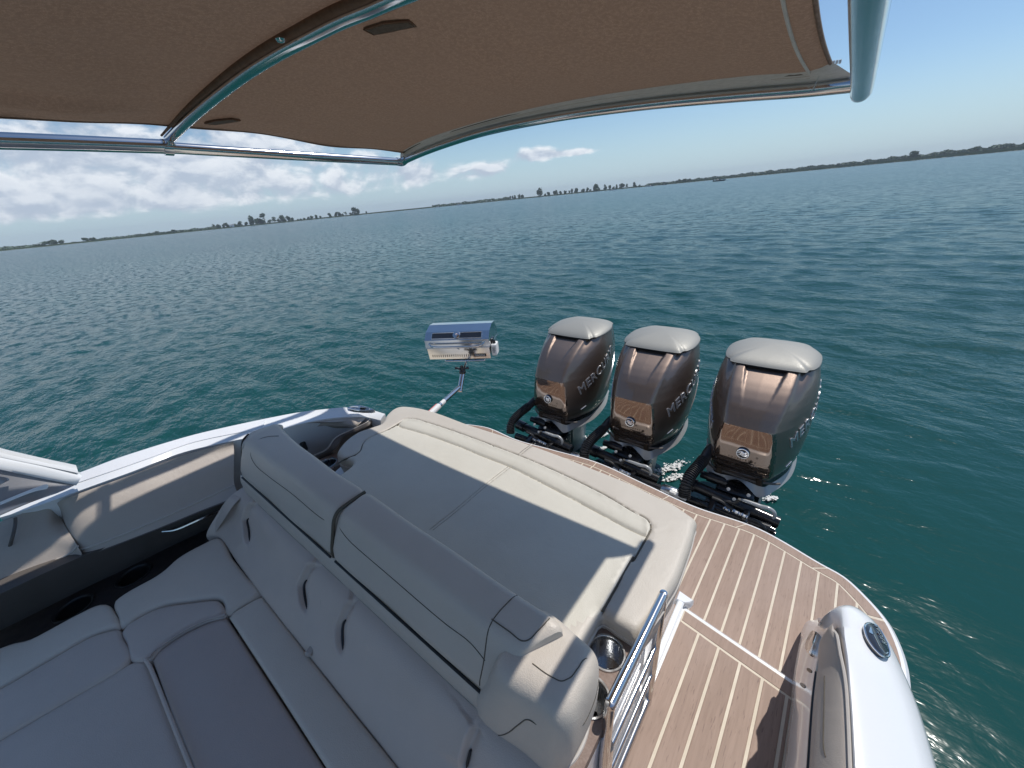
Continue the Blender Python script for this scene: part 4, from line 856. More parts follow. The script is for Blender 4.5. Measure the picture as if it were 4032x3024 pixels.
for hq in [(0.1774, 0.93, 0.8), (0.1669, 0.8773, 0.8)]:
    patch([(hq[0]+.006*math.cos(a), hq[1]+.006*math.sin(a), hq[2]) for a in np.linspace(0, 6.28, 9)[:-1]], .0015, .002, 'screw_hole', 'coal', bul)
be = [(0.234, 0.9386, 1.03), (0.2377, 0.9505, 1.03), (0.2439, 0.9573, 1.03), (0.2521, 0.9581, 1.03), (0.2601, 0.9506, 1.03), (0.2677, 0.9336, 1.03), (0.274, 0.9134, 1.03), (0.2764, 0.8972, 1.03), (0.2742, 0.8853, 1.03), (0.2684, 0.8797, 1.03), (0.2609, 0.8801, 1.03), (0.2514, 0.8881, 1.03), (0.2417, 0.9024, 1.03), (0.2357, 0.9202, 1.03)]
badge = patch(cat_(be, 36, closed=True), .008, .004, 'badge', 'lens', bul, .003)
be2 = cat_(be, 36, closed=True); hits = []
for p in be2:
    h = cast(p); n = h[1] if h[1].z > 0 else -h[1]; hits.append(tuple(h[0]+n*.009))
obj('badge_ring', *tube(hits, .0022, 6, closed=True, smooth=False), 'chrome', badge)
def badge_text():
    V, F = text_mesh('REGAL', .030, .0010, 0, spacing=1.05)
    p0, p1 = [(0.2669, 0.9113, 1.03), (0.2525, 0.9567, 1.03)]
    A, Bq = Vector(cast(p0)[0]), Vector(cast(p1)[0]); C = (A+Bq)/2; n = cast(tuple(C))[1]; n = n if n.z > 0 else -n
    u = (Bq-A).normalized(); v = n.cross(u).normalized(); n = u.cross(v); k = (Bq-A).length/(V[:, 0].max()-V[:, 0].min())
    Mx = Matrix((u*k, v*k, n)).transposed(); obj('badge_lettering', *place((V, F), Mx, C+n*.0115), 'chrome', badge)
    a, b_, c2, d = [(0.2438, 0.9423, 1.03), (0.2468, 0.925, 1.03), (0.2397, 0.9263, 1.03), (0.2422, 0.9444, 1.03)]
    P = [Vector(cast(q)[0])+n*.0115 for q in (a, b_, c2, d)]; obj('badge_emblem', [tuple(p) for p in P]+[tuple(p-n*.002) for p in P], [(0, 1, 2, 3), (7, 6, 5, 4), (0, 4, 5, 1), (1, 5, 6, 2), (2, 6, 7, 3), (3, 7, 4, 0)], 'chrome', badge)
    st = [(0.2488, 0.9264, 1.03), (0.2546, 0.9101, 1.03), (0.2611, 0.8951, 1.03), (0.2686, 0.8886, 1.03), (0.2726, 0.8944, 1.03)]
    obj('badge_swoosh', *tube([tuple(Vector(cast(q)[0])+n*.0095) for q in st], .0018, 6), 'chrome', badge)
badge_text()
nq = (0.3782, 1.4618, 0.55)
obj('stern_light', *lathe([(.022, .42), (.022, .47), (.016, .485), (.002, .488)], (.30, 1.36, 0), 16), 'grey', boat)

# ------------------------------------------------------------------ sun pad
PADZ = EYE-1.0
so = [(-0.293, 0.4968, 1.05), (-0.2927, 0.5311, 1.05), (-0.2923, 0.5672, 1.05), (-0.2909, 0.5952, 1.05), (-0.2776, 0.6031, 1.05), (-0.2495, 0.6, 1.05), (-0.2166, 0.6004, 1.05), (-0.1984, 0.6002, 1.05), (-0.1919, 0.6133, 1.05), (-0.1803, 0.6599, 1.05), (-0.1712, 0.7121, 1.05), (-0.1676, 0.755, 1.05), (-0.1629, 0.8025, 1.05), (-0.1654, 0.8936, 1.05), (-0.1715, 0.983, 1.05), (-0.1779, 1.0353, 1.05), (-0.1801, 1.0614, 1.05), (-0.1946, 1.0738, 1.05), (-0.211, 1.0797, 1.05), (-0.2649, 1.0989, 1.05), (-0.3556, 1.1097, 1.05), (-0.4177, 1.1196, 1.05), (-0.5131, 1.1245, 1.05), (-0.6149, 1.1263, 1.05), (-0.7266, 1.1301, 1.05), (-0.8452, 1.1295, 1.05), (-1.0614, 1.1215, 1.05), (-1.2741, 1.1082, 1.05), (-1.4932, 1.1061, 1.05), (-1.6216, 1.0947, 1.05), (-1.7047, 1.0738, 1.05), (-1.7439, 1.0574, 1.05), (-1.7636, 1.0401, 1.05), (-1.7719, 1.0209, 1.05), (-1.7723, 0.9931, 1.05), (-1.7615, 0.9641, 1.05), (-1.7507, 0.9416, 1.05), (-1.7335, 0.9178, 1.05), (-1.7075, 0.8913, 1.05), (-1.6941, 0.865, 1.05), (-1.7046, 0.8328, 1.05), (-1.7297, 0.762, 1.05), (-1.7275, 0.7191, 1.05), (-1.7169, 0.6825, 1.05), (-1.6968, 0.6441, 1.05), (-1.6768, 0.6162, 1.05), (-1.658, 0.5974, 1.05), (-1.6406, 0.587, 1.05), (-1.5873, 0.5779, 1.05), (-1.5057, 0.5886, 1.05)]
so += [(-1.45, .40, PADZ), (-.9, .36, PADZ), (-.40, .40, PADZ)]
s1 = [(-1.5514, 0.529, 1.05), (-1.5663, 0.5707, 1.05), (-1.551, 0.6487, 1.05), (-1.6076, 0.7166, 1.05), (-1.6151, 0.7825, 1.05), (-1.6035, 0.8384, 1.05), (-1.6039, 0.9149, 1.05), (-1.6074, 0.9572, 1.05), (-1.5878, 0.9776, 1.05), (-1.559, 0.9908, 1.05), (-1.4711, 1.0013, 1.05), (-1.3426, 1.0128, 1.05), (-1.2188, 1.0196, 1.05), (-1.0271, 1.0254, 1.05), (-0.8964, 1.0278, 1.05), (-0.7743, 1.0266, 1.05), (-0.6596, 1.0208, 1.05), (-0.5531, 1.0124, 1.05), (-0.4531, 0.9991, 1.05), (-0.3594, 0.9802, 1.05), (-0.326, 0.9771, 1.05), (-0.3064, 0.9696, 1.05), (-0.2926, 0.951, 1.05), (-0.2877, 0.925, 1.05), (-0.2873, 0.8795, 1.05), (-0.2877, 0.7976, 1.05), (-0.2918, 0.8187, 1.05), (-0.2928, 0.7439, 1.05), (-0.2917, 0.6711, 1.05), (-0.2913, 0.6145, 1.05), (-0.2917, 0.6065, 1.05)]
s2 = [(-1.601, 0.9078, 1.05), (-1.5632, 0.9042, 1.05), (-1.4683, 0.9187, 1.05), (-1.3228, 0.9342, 1.05), (-1.182, 0.9424, 1.05), (-1.0478, 0.9449, 1.05), (-0.8946, 0.9514, 1.05), (-0.7623, 0.9446, 1.05), (-0.6411, 0.9356, 1.05), (-0.537, 0.9259, 1.05), (-0.4423, 0.917, 1.05), (-0.3557, 0.9089, 1.05), (-0.2945, 0.9077, 1.05)]
s3 = [(-0.8914, 0.9474, 1.05), (-0.893, 0.8797, 1.05), (-0.8961, 0.8082, 1.05), (-0.8958, 0.6559, 1.05), (-0.9015, 0.5282, 1.05)]
s3b = D3(s3, .012, .006)
s4 = [(-0.8976, 1.1321, 1.05), (-0.9027, 1.0808, 1.05), (-0.903, 1.0341, 1.05)]
s4b = D3(s4, .012, .006)
S1 = np.array(s1)[:, :2]; S2 = np.array(s2)[:, :2]
ci = np.vstack([S1, [(-.40, .40), (-.9, .36), (-1.45, .40)]])
def pad_z(x, y):
    x = np.atleast_1d(np.asarray(x, float)); y = np.atleast_1d(np.asarray(y, float)); Q = np.stack([x, y], 1)
    d = segdist(Q, S1); ins = inside(Q, ci); z = np.zeros(len(Q))
    z += np.where(ins, -.006*np.clip(d/.012, 0, 1), 0)          # centre cushion a little lower than its border
    d2 = segdist(Q, S2); ys = np.interp(x, S2[:, 0], S2[:, 1])
    z += np.where(ins & (y > ys), .006*np.clip(d2/.03, 0, 1), 0)  # swelled bolster behind the crease
    z += np.where(ins & (y <= ys), .004*(1-np.exp(-d2/.05)), 0)
    return z
padr = thing('sun_pad', 'large cream sun pad behind the backrest, half in the shade of the canopy', 'sun pad', (-.95, .75, PADZ))
pv = cushion(so, .125, .022, [(s1, .009, .0045), (s2, .006, .006), (s3, .0016, .0022), (s3b, .0016, .0022), (s4, .0018, .0025), (s4b, .0018, .0025)], .004, .016, lambda x, y: pad_z(x, y))
pc = obj('pad_cover', *pv, 'ivory', padr, ang=70)
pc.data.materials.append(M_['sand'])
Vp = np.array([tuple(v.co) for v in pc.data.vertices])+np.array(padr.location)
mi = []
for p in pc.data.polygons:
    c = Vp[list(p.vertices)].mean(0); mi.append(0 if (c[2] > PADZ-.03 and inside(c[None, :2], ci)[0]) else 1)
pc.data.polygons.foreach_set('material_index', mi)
zz = lambda x, y: PADZ+float(pad_z(x, y)[0])
obj('piping', *tube([(p[0], p[1], PADZ-.003) for p in s1], .0036, 8, 150), 'seam', padr)  # dark seam tube, its tone stands in for the groove's shadow
for L in (s3, s3b, s4, s4b): obj('stitch_line', *tube(drape(cat_(L, 30), zz, .0032), .0009, 5, smooth=False), 'thread', padr)
rim_ = cat_(so, 200, closed=True); c_ = rim_.mean(0)
obj('rim_piping', *tube([(p[0], p[1], PADZ-.045) for p in rim_], .0035, 6, closed=True, smooth=False), 'piping', padr)

# ------------------------------------------------------------------ aft backrest: base roll and two bolster cushions
backr = thing('aft_backrest', 'long grey-beige seat backrest with two bolster cushions in front of the sun pad', 'backrest', (-1.0, .3, .9))
bz = -.80
# base roll (its right end turns round as a rounded block)
def kx(x): return .243+(x+1.7)*.0185
bxs = [-1.86, -1.84, -1.80, -1.70, -1.55, -1.40, -1.25, -1.10, -.95, -.80, -.65, -.50, -.42, -.34]
def brow(dy, z, f=lambda x: 0): return [(x, kx(x)+dy+.10*max(0, (-1.78-x)/.08)**2*.5, EYE+z+f(x)) for x in bxs]
wv = lambda x: -.030*math.exp(-((x+.86)/.05)**2)*0+(.028 if x < -1.25 else 0)*0
k0 = brow(0, -1.060)
base = nrm(obj('base_roll', *skin([k0, brow(-.007, -1.045), brow(-.008, -1.0), brow(-.004, -.972), brow(.004, -.962), brow(.03, -.960), brow(.08, -.965), brow(.08, -1.06)], 90, 3, loop=True), 'stone', backr, ang=60))
hd_ = [(-1.845, .30), (-1.81, .272), (-1.785, .262), (-1.785, .40), (-1.80, .43), (-1.84, .42)]
nrm(obj('base_end', *rings([[(x+.012, y, EYE-1.055) for x, y in hd_], [(x, y, EYE-1.0) for x, y in hd_], [(x+.01, y+.02, EYE-.86) for x, y in hd_], [(x+.022, y+.03, EYE-.822) for x, y in hd_], [(-1.805+(x+1.805)*.5, .36+(y-.345)*.5, EYE-.812) for x, y in hd_]]), 'stone', backr, ang=60))
def rz(P, z): return [(x, y, EYE+z) for x, y in P]
def oval(x0, xr, y0, y1, c, s=0.0):   # footprint: straight front and end with a tight corner
    return [(x0, y0), (xr-c*1.7, y0+.002), (xr-c*.55, y0+c*.16), (xr-c*.10, y0+c*.62), (xr, y0+c*1.5), (xr-.004, y1-c*.9), (xr-c*.45, y1-c*.2), (xr-c*1.3, y1), (x0, y1)]
blk = nrm(obj('end_block', *rings([rz(oval(-.44, -.214, .264, .452, .050), -1.066), rz(oval(-.43, -.206, .260, .448, .048), -1.03), rz(oval(-.415, -.198, .260, .444, .046), -.972), rz(oval(-.385, -.195, .266, .440, .044), -.91), rz(oval(-.372, -.197, .274, .437, .042), -.868),
  rz(oval(-.365, -.203, .283, .431, .040), -.846), rz(oval(-.36, -.213, .295, .423, .036), -.835), rz(oval(-.36, -.232, .313, .411, .028), -.829), rz(oval(-.36, -.28, .340, .392, .018), -.827)], 6), 'stone', backr, ang=60))
obj('piping', *tube(D3(k0, 0, -.004, -.002), .0035, 8, 90), 'piping', backr)
obj('seam', *tube(D3(k0, 0, -.0085, .018), .0008, 6, 90), 'thread', backr)
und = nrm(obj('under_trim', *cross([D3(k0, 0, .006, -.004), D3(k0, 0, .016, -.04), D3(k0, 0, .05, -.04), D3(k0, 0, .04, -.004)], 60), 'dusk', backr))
def ylow(x): return .246+(x+1.62)*.016
def bolster(x0, x1, left_end):
    """firm wedge-shaped cushion: flat front face, crisp rounded shoulder, flat top, straight back edge"""
    def prof(x, k=0.0):
        yl = ylow(x); e = .028*max(0, (-1.25-x)/.5)**2 if left_end else 0
        P = [(yl+.012, -.958), (yl+.003, -.952), (yl, -.942), (yl+.004, -.92), (yl+.020, -.885), (yl+.036, -.852), (yl+.050, -.826), (yl+.060, -.813), (yl+.074, -.8045), (yl+.092, -.801), (yl+.125, -.799), (.398+e, -.798), (.408+e, -.800), (.414+e, -.806), (.417+e, -.818), (.419+e, -.87), (.419+e, -.958)]
        c = np.mean(P, 0); return [tuple(c+(np.array(p)-c)*(1-k)) for p in P]
    L = x1-x0; st = [(0, .16), (.004, .085), (.010, .04), (.020, .012), (.034, 0)]
    xs = [(x0+d, k) for d, k in st]+[(x0+L*t, 0) for t in np.linspace(.06, .94, 30)]+[(x1-d, k) for d, k in st[::-1]]
    R = []
    for x, k in xs:
        row = []
        for y, z in prof(x, k):
            t = min(max((y-ylow(x))/(.415-ylow(x)), 0), 1); w = (x-x0)/L
            if left_end: sh = -.045*t*(1-w)*.6+.0*w
            else: sh = .085*t*w**6
            row.append((x+sh, y, EYE+z))
        R.append(row)
    V = np.array(R); n, m = V.shape[:2]
    # slight lived-in unevenness of the padding
    V[..., 1] += .0016*np.sin(V[..., 0]*17+V[..., 2]*30); V[..., 2] += .0014*np.sin(V[..., 0]*11+1+V[..., 1]*25)
    return V.reshape(-1, 3), grid_faces(n, m, False, True)+[tuple(range(m)), tuple(range((n-1)*m, n*m))]
bolsters = []
for bx0, bx1, part_end in ((-1.775, -1.034, 0), (-1.024, -.362, 1)):
    bo = nrm(obj('bolster_cushion', *bolster(bx0, bx1, not part_end), 'stone', backr, ang=50))
    bo['label'] = ('right' if part_end else 'left') + ' bolster cushion of the backrest'; bolsters.append(bo)
    bb = BVHTree.FromPolygons([tuple(Vector(v.co)+Vector(backr.location)) for v in bo.data.vertices], [tuple(p.vertices) for p in bo.data.polygons])
    def onb(P, n=60, up=.0002):
        out = []
        for p in cat_(P, n):
            q = bb.find_nearest(Vector(p)); nn_ = q[1] if (Vector((0, 0, EYE))-q[0]).dot(q[1]) > 0 else -q[1]; out.append(tuple(q[0]+nn_*up))
        A_ = np.array(out)
        for _ in range(6): A_[1:-1] = (A_[:-2]+2*A_[1:-1]+A_[2:])/4
        return [tuple(p) for p in A_]
    zf_ = EYE-.862
    if part_end:
        fs = [(bx0+.006, .306, EYE-.845), (-.95, .300, zf_), (-.72, .294, zf_), (-.52, .290, EYE-.866), (-.452, .292, EYE-.862), (-.405, .290, EYE-.874)]
        obj('end_seam', *tube(onb([(-.410, .262, EYE-.935), (-.408, .284, EYE-.87), (-.414, .325, EYE-.81), (-.412, .365, EYE-.80), (-.404, .413, EYE-.80)]), .0014, 6, smooth=False), 'seam', bo)
        obj('top_stitching', *tube(onb([(-0.4174, 0.3366, 1.25), (-0.3702, 0.3363, 1.25), (-0.3432, 0.3373, 1.245), (-0.3329, 0.3438, 1.24), (-0.3264, 0.3551, 1.24), (-0.3162, 0.3949, 1.245), (-0.3145, 0.4074, 1.25)]), .0013, 6, smooth=False), 'seam', bo)
        mid_z = (-.70, -.55)
    else:
        fs = [(-1.655, .40, EYE-.799), (-1.70, .37, EYE-.80), (-1.712, .334, EYE-.805), (-1.70, .312, EYE-.825), (-1.69, .300, EYE-.845), (-1.62, .285, EYE-.862), (-1.50, .288, zf_), (-1.32, .298, zf_), (-1.13, .302, zf_), (bx1-.006, .308, EYE-.86)]
    obj('face_seam', *tube(onb(fs, 80), .0012, 6, smooth=False), 'seam', bo)
    obj('lower_gap_shade', *tube([(x, ylow(x)-.001, EYE-.955) for x in np.linspace(bx0+.012, bx1-.006, 40)], .0038, 8, smooth=False), 'coal', bo)  # black tube painting in the shade of the gap under the bolster
    if not part_end: obj('side_gap_shade', *tube([(bx0-.002, ylow(bx0)+.004, EYE-.95), (bx0-.010, .272, EYE-.89), (bx0-.018, .305, EYE-.815), (bx0-.03, .335, EYE-.803)], .0038, 8, 30), 'coal', bo)  # black tube again, for the shade in the gap at the end
obj('bolster_joint', *tube([(-1.029, ylow(-1.03)+.006, EYE-.952), (-1.029, .262, EYE-.93), (-1.029, .282, EYE-.872), (-1.029, .30, EYE-.828), (-1.029, .318, EYE-.811), (-1.029, .36, EYE-.806), (-1.029, .413, EYE-.806)], .0055, 8, 40), 'seam', backr)
bb = BVHTree.FromPolygons([tuple(Vector(v.co)+Vector(backr.location)) for v in blk.data.vertices], [tuple(p.vertices) for p in blk.data.polygons])
obj('end_stitching', *tube(onb([(-0.3033, 0.3278, 1.2), (-0.2588, 0.33, 1.2), (-0.2414, 0.3356, 1.2), (-0.2351, 0.3533, 1.19), (-0.2355, 0.41, 1.19)]), .0011, 6, smooth=False), 'seam', backr)

obj('seam', *tube(onb([(-0.3643, 0.2621, 1.0), (-0.3363, 0.2806, 1.05), (-0.3019, 0.2929, 1.12), (-0.2822, 0.306, 1.15), (-0.2599, 0.3166, 1.15), (-0.2377, 0.3313, 1.13), (-0.2238, 0.3433, 1.125), (-0.215, 0.3773, 1.13), (-0.2103, 0.4079, 1.15)], 60, .0002), .0013, 6, smooth=False), 'seam', backr)
obj('foot_piping', *tube(rz([(-.44, .262), (-.30, .262), (-.25, .270), (-.215, .308), (-.209, .358), (-.228, .43)], -1.06), .005, 8, 40), 'piping', backr)

# ------------------------------------------------------------------ cockpit lounge: seat back, seats and filler cushions
SZ = -1.2
lounge = thing('cockpit_lounge', 'shaded grey wraparound cockpit seat with filler cushions in the foreground', 'lounge seat', (-1.2, -.1, .6))
sb0 = [(-1.8909, 0.0554, 0.85), (-1.8466, 0.0852, 0.85), (-1.5755, 0.0875, 0.85), (-1.3741, 0.0868, 0.85), (-1.0642, 0.0919, 0.85), (-0.8263, 0.0964, 0.85), (-0.5624, 0.1015, 0.85)]+[(-.24, .094, EYE-1.2)]
sb1 = [(-1.8743, 0.1225, 0.93), (-1.8184, 0.1593, 0.93), (-1.4185, 0.1586, 0.93), (-1.1883, 0.1591, 0.93), (-0.8905, 0.161, 0.93), (-0.7064, 0.1634, 0.93), (-0.4191, 0.1739, 0.93)]+[(-.22, .17, EYE-1.12)]
sb2 = [(-1.8388, 0.191, 1.0), (-1.7839, 0.2096, 1.0), (-1.3607, 0.2252, 1.0), (-1.0876, 0.2276, 1.0), (-0.8521, 0.2337, 1.0), (-0.6287, 0.2423, 1.0), (-0.3339, 0.2431, 1.0)]+[(-.22, .26, EYE-1.05)]
PL = [[(-1.5683, 0.1083, 0.93), (-1.6075, 0.1266, 0.93), (-1.6497, 0.1547, 0.93), (-1.6977, 0.1977, 0.93), (-1.6937, 0.2329, 0.93), (-1.6728, 0.2594, 0.93)], [(-1.0764, 0.114, 0.93), (-1.1179, 0.1402, 0.93), (-1.1513, 0.1693, 0.93), (-1.1719, 0.2035, 0.93), (-1.1706, 0.237, 0.93), (-1.1517, 0.2611, 0.93)], [(-0.8624, 0.1171, 0.93), (-0.8916, 0.1413, 0.93), (-0.9177, 0.1823, 0.93), (-0.93, 0.2236, 0.93), (-0.9206, 0.2666, 0.93)], [(-0.4073, 0.1758, 0.93), (-0.4117, 0.2041, 0.93), (-0.4131, 0.2321, 0.93), (-0.4142, 0.2528, 0.93), (-0.4139, 0.2607, 0.93)]]
Vs, Fs = skin([D3(sb0, 0, 0, -.05), sb0, sb1, sb2, D3(sb2, 0, .1, 0), D3(sb0, 0, .1, -.1)], 480, 26, sm=True)
Vs = np.asarray(Vs); up_ = np.array([0, -.55, .83]); Q2 = Vs-np.outer(Vs@up_, up_); disp = np.zeros(len(Vs)); ptop = []
bb = BVHTree.FromPolygons([tuple(v) for v in Vs], Fs)
for P in PL:   # each pleat: the padding swells on one side and tucks under on the other
    C = np.array([tuple(bb.find_nearest(Vector(p))[0]) for p in cat_(P, 40)]); C2 = C-np.outer(C@up_, up_)
    d = np.full(len(Vs), 9.); sg = np.ones(len(Vs)); tt = np.zeros(len(Vs))
    for i in range(39):
        ab = C2[i+1]-C2[i]; t = np.clip(((Q2-C2[i])@ab)/(ab@ab+1e-12), 0, 1); r = Q2-(C2[i]+t[:, None]*ab); dd = np.linalg.norm(r, axis=1); k = dd < d
        s_ = np.sign((np.cross(ab, r))@up_); d[k] = dd[k]; sg[k] = s_[k]; tt[k] = (i+t[k])/39
    f = np.clip(tt/.35, 0, 1); f = f*f*(3-2*f)*np.clip((1-tt)/.05, .35, 1)
    w_ = .5+.5*np.tanh(sg*d/.0045-.4)
    disp += f*(w_*.018*np.exp(-d/.042)-(1-w_)*.013*np.exp(-(d/.018)**1.6))
    ptop.append(C)
Vs = Vs+disp[:, None]*up_
sbk = nrm(obj('seat_back', Vs, Fs, 'mauve', lounge, ang=80))
for C in ptop: obj('pleat_shadow', *tube(C-up_*.006+[.007, 0, 0], [.0008, .0022, .0034, .0036, .0030, .0015], 8, smooth=False), 'coal', lounge)  # black tube standing in for the shadow beside each pleat
obj('seam', *tube([tuple(np.array(bb.find_nearest(Vector(p))[0])+up_*.0005) for p in cat_([(-0.9519, 0.0892, 0.93), (-0.9937, 0.1378, 0.93), (-1.0395, 0.2017, 0.93), (-1.0556, 0.2428, 0.93)], 20)], .0009, 6, smooth=False), 'thread', lounge)
def ext(P, z): return [(x, y, z) for x, y in P]
sA = [(-1.8389, 0.0812, 0.85), (-1.6611, 0.0815, 0.85), (-1.5154, 0.0839, 0.85), (-1.375, 0.084, 0.85), (-1.3823, 0.0315, 0.85), (-1.3913, -0.0181, 0.85), (-1.4503, -0.012, 0.85), (-1.4882, -0.0171, 0.85), (-1.5663, -0.0827, 0.85), (-1.6378, -0.1566, 0.85), (-1.6548, -0.2123, 0.85), (-1.6518, -0.2599, 0.85), (-1.7232, -0.2627, 0.85), (-1.7898, -0.2656, 0.85), (-1.8169, -0.2584, 0.85), (-1.8278, -0.2255, 0.85), (-1.8267, -0.1848, 0.85), (-1.8226, -0.1432, 0.85), (-1.829, -0.1098, 0.85), (-1.8552, -0.0619, 0.85), (-1.8603, -0.021, 0.85), (-1.8561, 0.0191, 0.85)]
obj('seat_cushion', *cushion(sA, .14, .016, [], .006, .02), 'seat', lounge, ang=70)
sA2 = [(-1.6435, -0.2598, 0.85), (-1.6477, -0.2134, 0.85), (-1.6307, -0.1579, 0.85), (-1.5594, -0.0844, 0.85), (-1.4831, -0.02, 0.85), (-1.4511, -0.0147, 0.85), (-1.3902, -0.0213, 0.85), (-1.426, -0.0763, 0.85), (-1.4442, -0.1312, 0.85), (-1.446, -0.187, 0.85), (-1.4312, -0.2194, 0.85), (-1.4335, -0.2294, 0.85), (-1.4737, -0.2617, 0.85), (-1.5548, -0.2615, 0.85)]
obj('seat_front', *cushion(sA2, .14, .014, [], .010, .02), 'mauve', lounge, ang=70)
sB = [(-1.3629, 0.0858, 0.85), (-1.3734, 0.0315, 0.85), (-1.3825, -0.0179, 0.85), (-0.9832, -0.0113, 0.85), (-0.7089, -0.0081, 0.85)]+[(-.12, -.02, .85), (-.12, .082, .85)]+[(-0.5603, 0.0999, 0.85), (-0.8264, 0.0936, 0.85), (-1.0613, 0.0906, 0.85)]
obj('seat_cushion', *cushion(sB, .14, .012, [], .006, .02, smooth_out=False), 'seat', lounge, ang=70)
sC = [(-1.4362, -0.2213, 0.84), (-1.4495, -0.1878, 0.84), (-1.4475, -0.1317, 0.84), (-1.427, -0.0771, 0.84), (-1.3957, -0.0232, 0.84), (-0.9921, -0.0162, 0.84), (-0.7186, -0.011, 0.84)]+[(-.12, -.03, .84), (-.12, -.205, .84)]+[(-0.9926, -0.216, 0.84), (-1.1849, -0.2206, 0.84)]
obj('filler_cushion', *cushion(sC, .12, .012, [], .010, .02, smooth_out=False), 'plum', lounge, ang=70)
sD = [(-1.4757, -0.2632, 0.84), (-1.4625, -0.247, 0.84), (-1.4424, -0.2342, 0.84), (-1.4082, -0.2308, 0.84), (-1.1905, -0.2247, 0.84), (-0.9995, -0.2212, 0.84)]+[(-.12, -.222, .84), (-.12, -.9, .84), (-1.75, -.9, .84)]+[(-1.5277, -0.585, 0.84), (-1.5194, -0.5362, 0.84), (-1.4988, -0.4112, 0.84)]
obj('filler_cushion', *cushion(sD, .12, .012, [], .010, .02, smooth_out=False), 'mauve', lounge, ang=70)
sE = [(-1.6512, -0.2672, 0.85), (-1.6034, -0.2653, 0.85), (-1.4782, -0.2667, 0.85), (-1.4918, -0.4075, 0.85), (-1.5137, -0.5319, 0.85), (-1.5217, -0.5804, 0.85), (-1.7786, -0.6576, 0.85), (-1.7313, -0.5873, 0.85), (-1.716, -0.5331, 0.85), (-1.7097, -0.4253, 0.85), (-1.7015, -0.3354, 0.85), (-1.6791, -0.2948, 0.85)]
obj('seat_front', *cushion(sE, .14, .014, [], .010, .02), 'mauve', lounge, ang=70)
sF = [(-1.8184, -0.2748, 0.85), (-1.7759, -0.2686, 0.85), (-1.6612, -0.2647, 0.85), (-1.686, -0.294, 0.85), (-1.7085, -0.3347, 0.85), (-1.7164, -0.425, 0.85), (-1.7223, -0.5331, 0.85), (-1.7375, -0.5875, 0.85), (-1.787, -0.6582, 0.85), (-1.9382, -0.6858, 0.85), (-1.9391, -0.5941, 0.85), (-1.9227, -0.5343, 0.85), (-1.9077, -0.5033, 0.85), (-1.8775, -0.4667, 0.85), (-1.8718, -0.432, 0.85), (-1.8685, -0.3716, 0.85), (-1.8569, -0.3084, 0.85), (-1.8439, -0.2884, 0.85)]
obj('seat_cushion', *cushion(sF, .14, .016, [], .006, .02), 'seat', lounge, ang=70)
obj('welt', *tube([(-1.4314, -0.2312, 0.855), (-1.3961, -0.227, 0.855), (-1.1785, -0.2214, 0.855), (-0.9852, -0.217, 0.855), (-0.7988, -0.2119, 0.855)], .005, 8, 40), 'mauve', lounge)
obj('welt', *tube([(-1.4326, -0.2238, 0.85), (-1.4466, -0.2049, 0.85), (-1.4472, -0.1843, 0.85), (-1.4448, -0.1298, 0.85), (-1.4266, -0.0748, 0.85), (-1.3902, -0.0213, 0.85)], .004, 8, 40), 'plum', lounge)
tb = (-1.0044, 0.0992, 0.86)
obj('pull_tab', *box((tb[0], tb[1], tb[2]+.004), (.022, .028, .018), .4, .006), 'taupe', lounge)
ct = [[(-1.945, 0.0695, 0.83), (-1.8917, 0.0757, 0.83)], [(-1.8519, 0.122, 0.93), (-1.8117, 0.1183, 0.92)], [(-1.8227, 0.1742, 1.0), (-1.7691, 0.1869, 1.0)]]
nrm(obj('corner_trim', *skin([D3(ct[0], -.02, .02, 0), *ct, D3(ct[2], -.02, .04, 0)], 4, 4), 'mauve', lounge, ang=70))

# ------------------------------------------------------------------ side bolsters under the far gunwale
def side_bolster(label, b0, b1, b2, b3, loc):
    o = thing('side_bolster', label, 'side cushion', loc, 'padded side bolsters under the gunwale')
    mid_ = [tuple(np.array(a)*.5+np.array(b)*.5+np.array((.010, 0, .010))) for a, b in zip(cat_(b1, 24), cat_(b2, 24))]
    nrm(obj('pad', *skin([b0, b1, mid_, b2, b3, D3(b3, -.08, 0, .02), D3(b0, -.03, 0, -.05)], 60, 4), 'taupe', o, ang=75))
    obj('piping', *tube(D3(b2, .002, 0, -.002), .0042, 8, 60), 'piping', o)
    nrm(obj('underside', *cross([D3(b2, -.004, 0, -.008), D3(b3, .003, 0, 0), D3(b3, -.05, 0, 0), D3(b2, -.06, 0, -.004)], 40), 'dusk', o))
side_bolster('long tan side bolster nearest the backrest, under the white gunwale',
  [(-2.1951, -0.2724, 1.12), (-2.1547, -0.2569, 1.15), (-2.1241, -0.2247, 1.165), (-2.1137, -0.1661, 1.165), (-2.0995, -0.0407, 1.16), (-2.0962, 0.1274, 1.15), (-2.056, 0.3115, 1.13)],
  [(-2.2043, -0.2771, 1.08), (-2.1527, -0.2595, 1.12), (-2.115, -0.2332, 1.14), (-2.0964, -0.176, 1.145), (-2.0887, -0.0503, 1.14), (-2.0863, 0.1005, 1.13), (-2.0559, 0.3082, 1.11)],
  [(-2.0926, -0.2788, 1.01), (-2.0401, -0.2745, 0.99), (-2.0207, -0.2516, 0.99), (-1.9682, -0.0575, 0.99), (-1.949, 0.0781, 0.99), (-1.9349, 0.2286, 0.99)],
  [(-2.0861, -0.2827, 0.98), (-2.0239, -0.2741, 0.96), (-2.0093, -0.252, 0.96), (-1.9461, -0.0627, 0.96), (-1.9105, 0.0793, 0.96), (-1.8648, 0.2162, 0.96)], (-2.05, 0, 1.1))
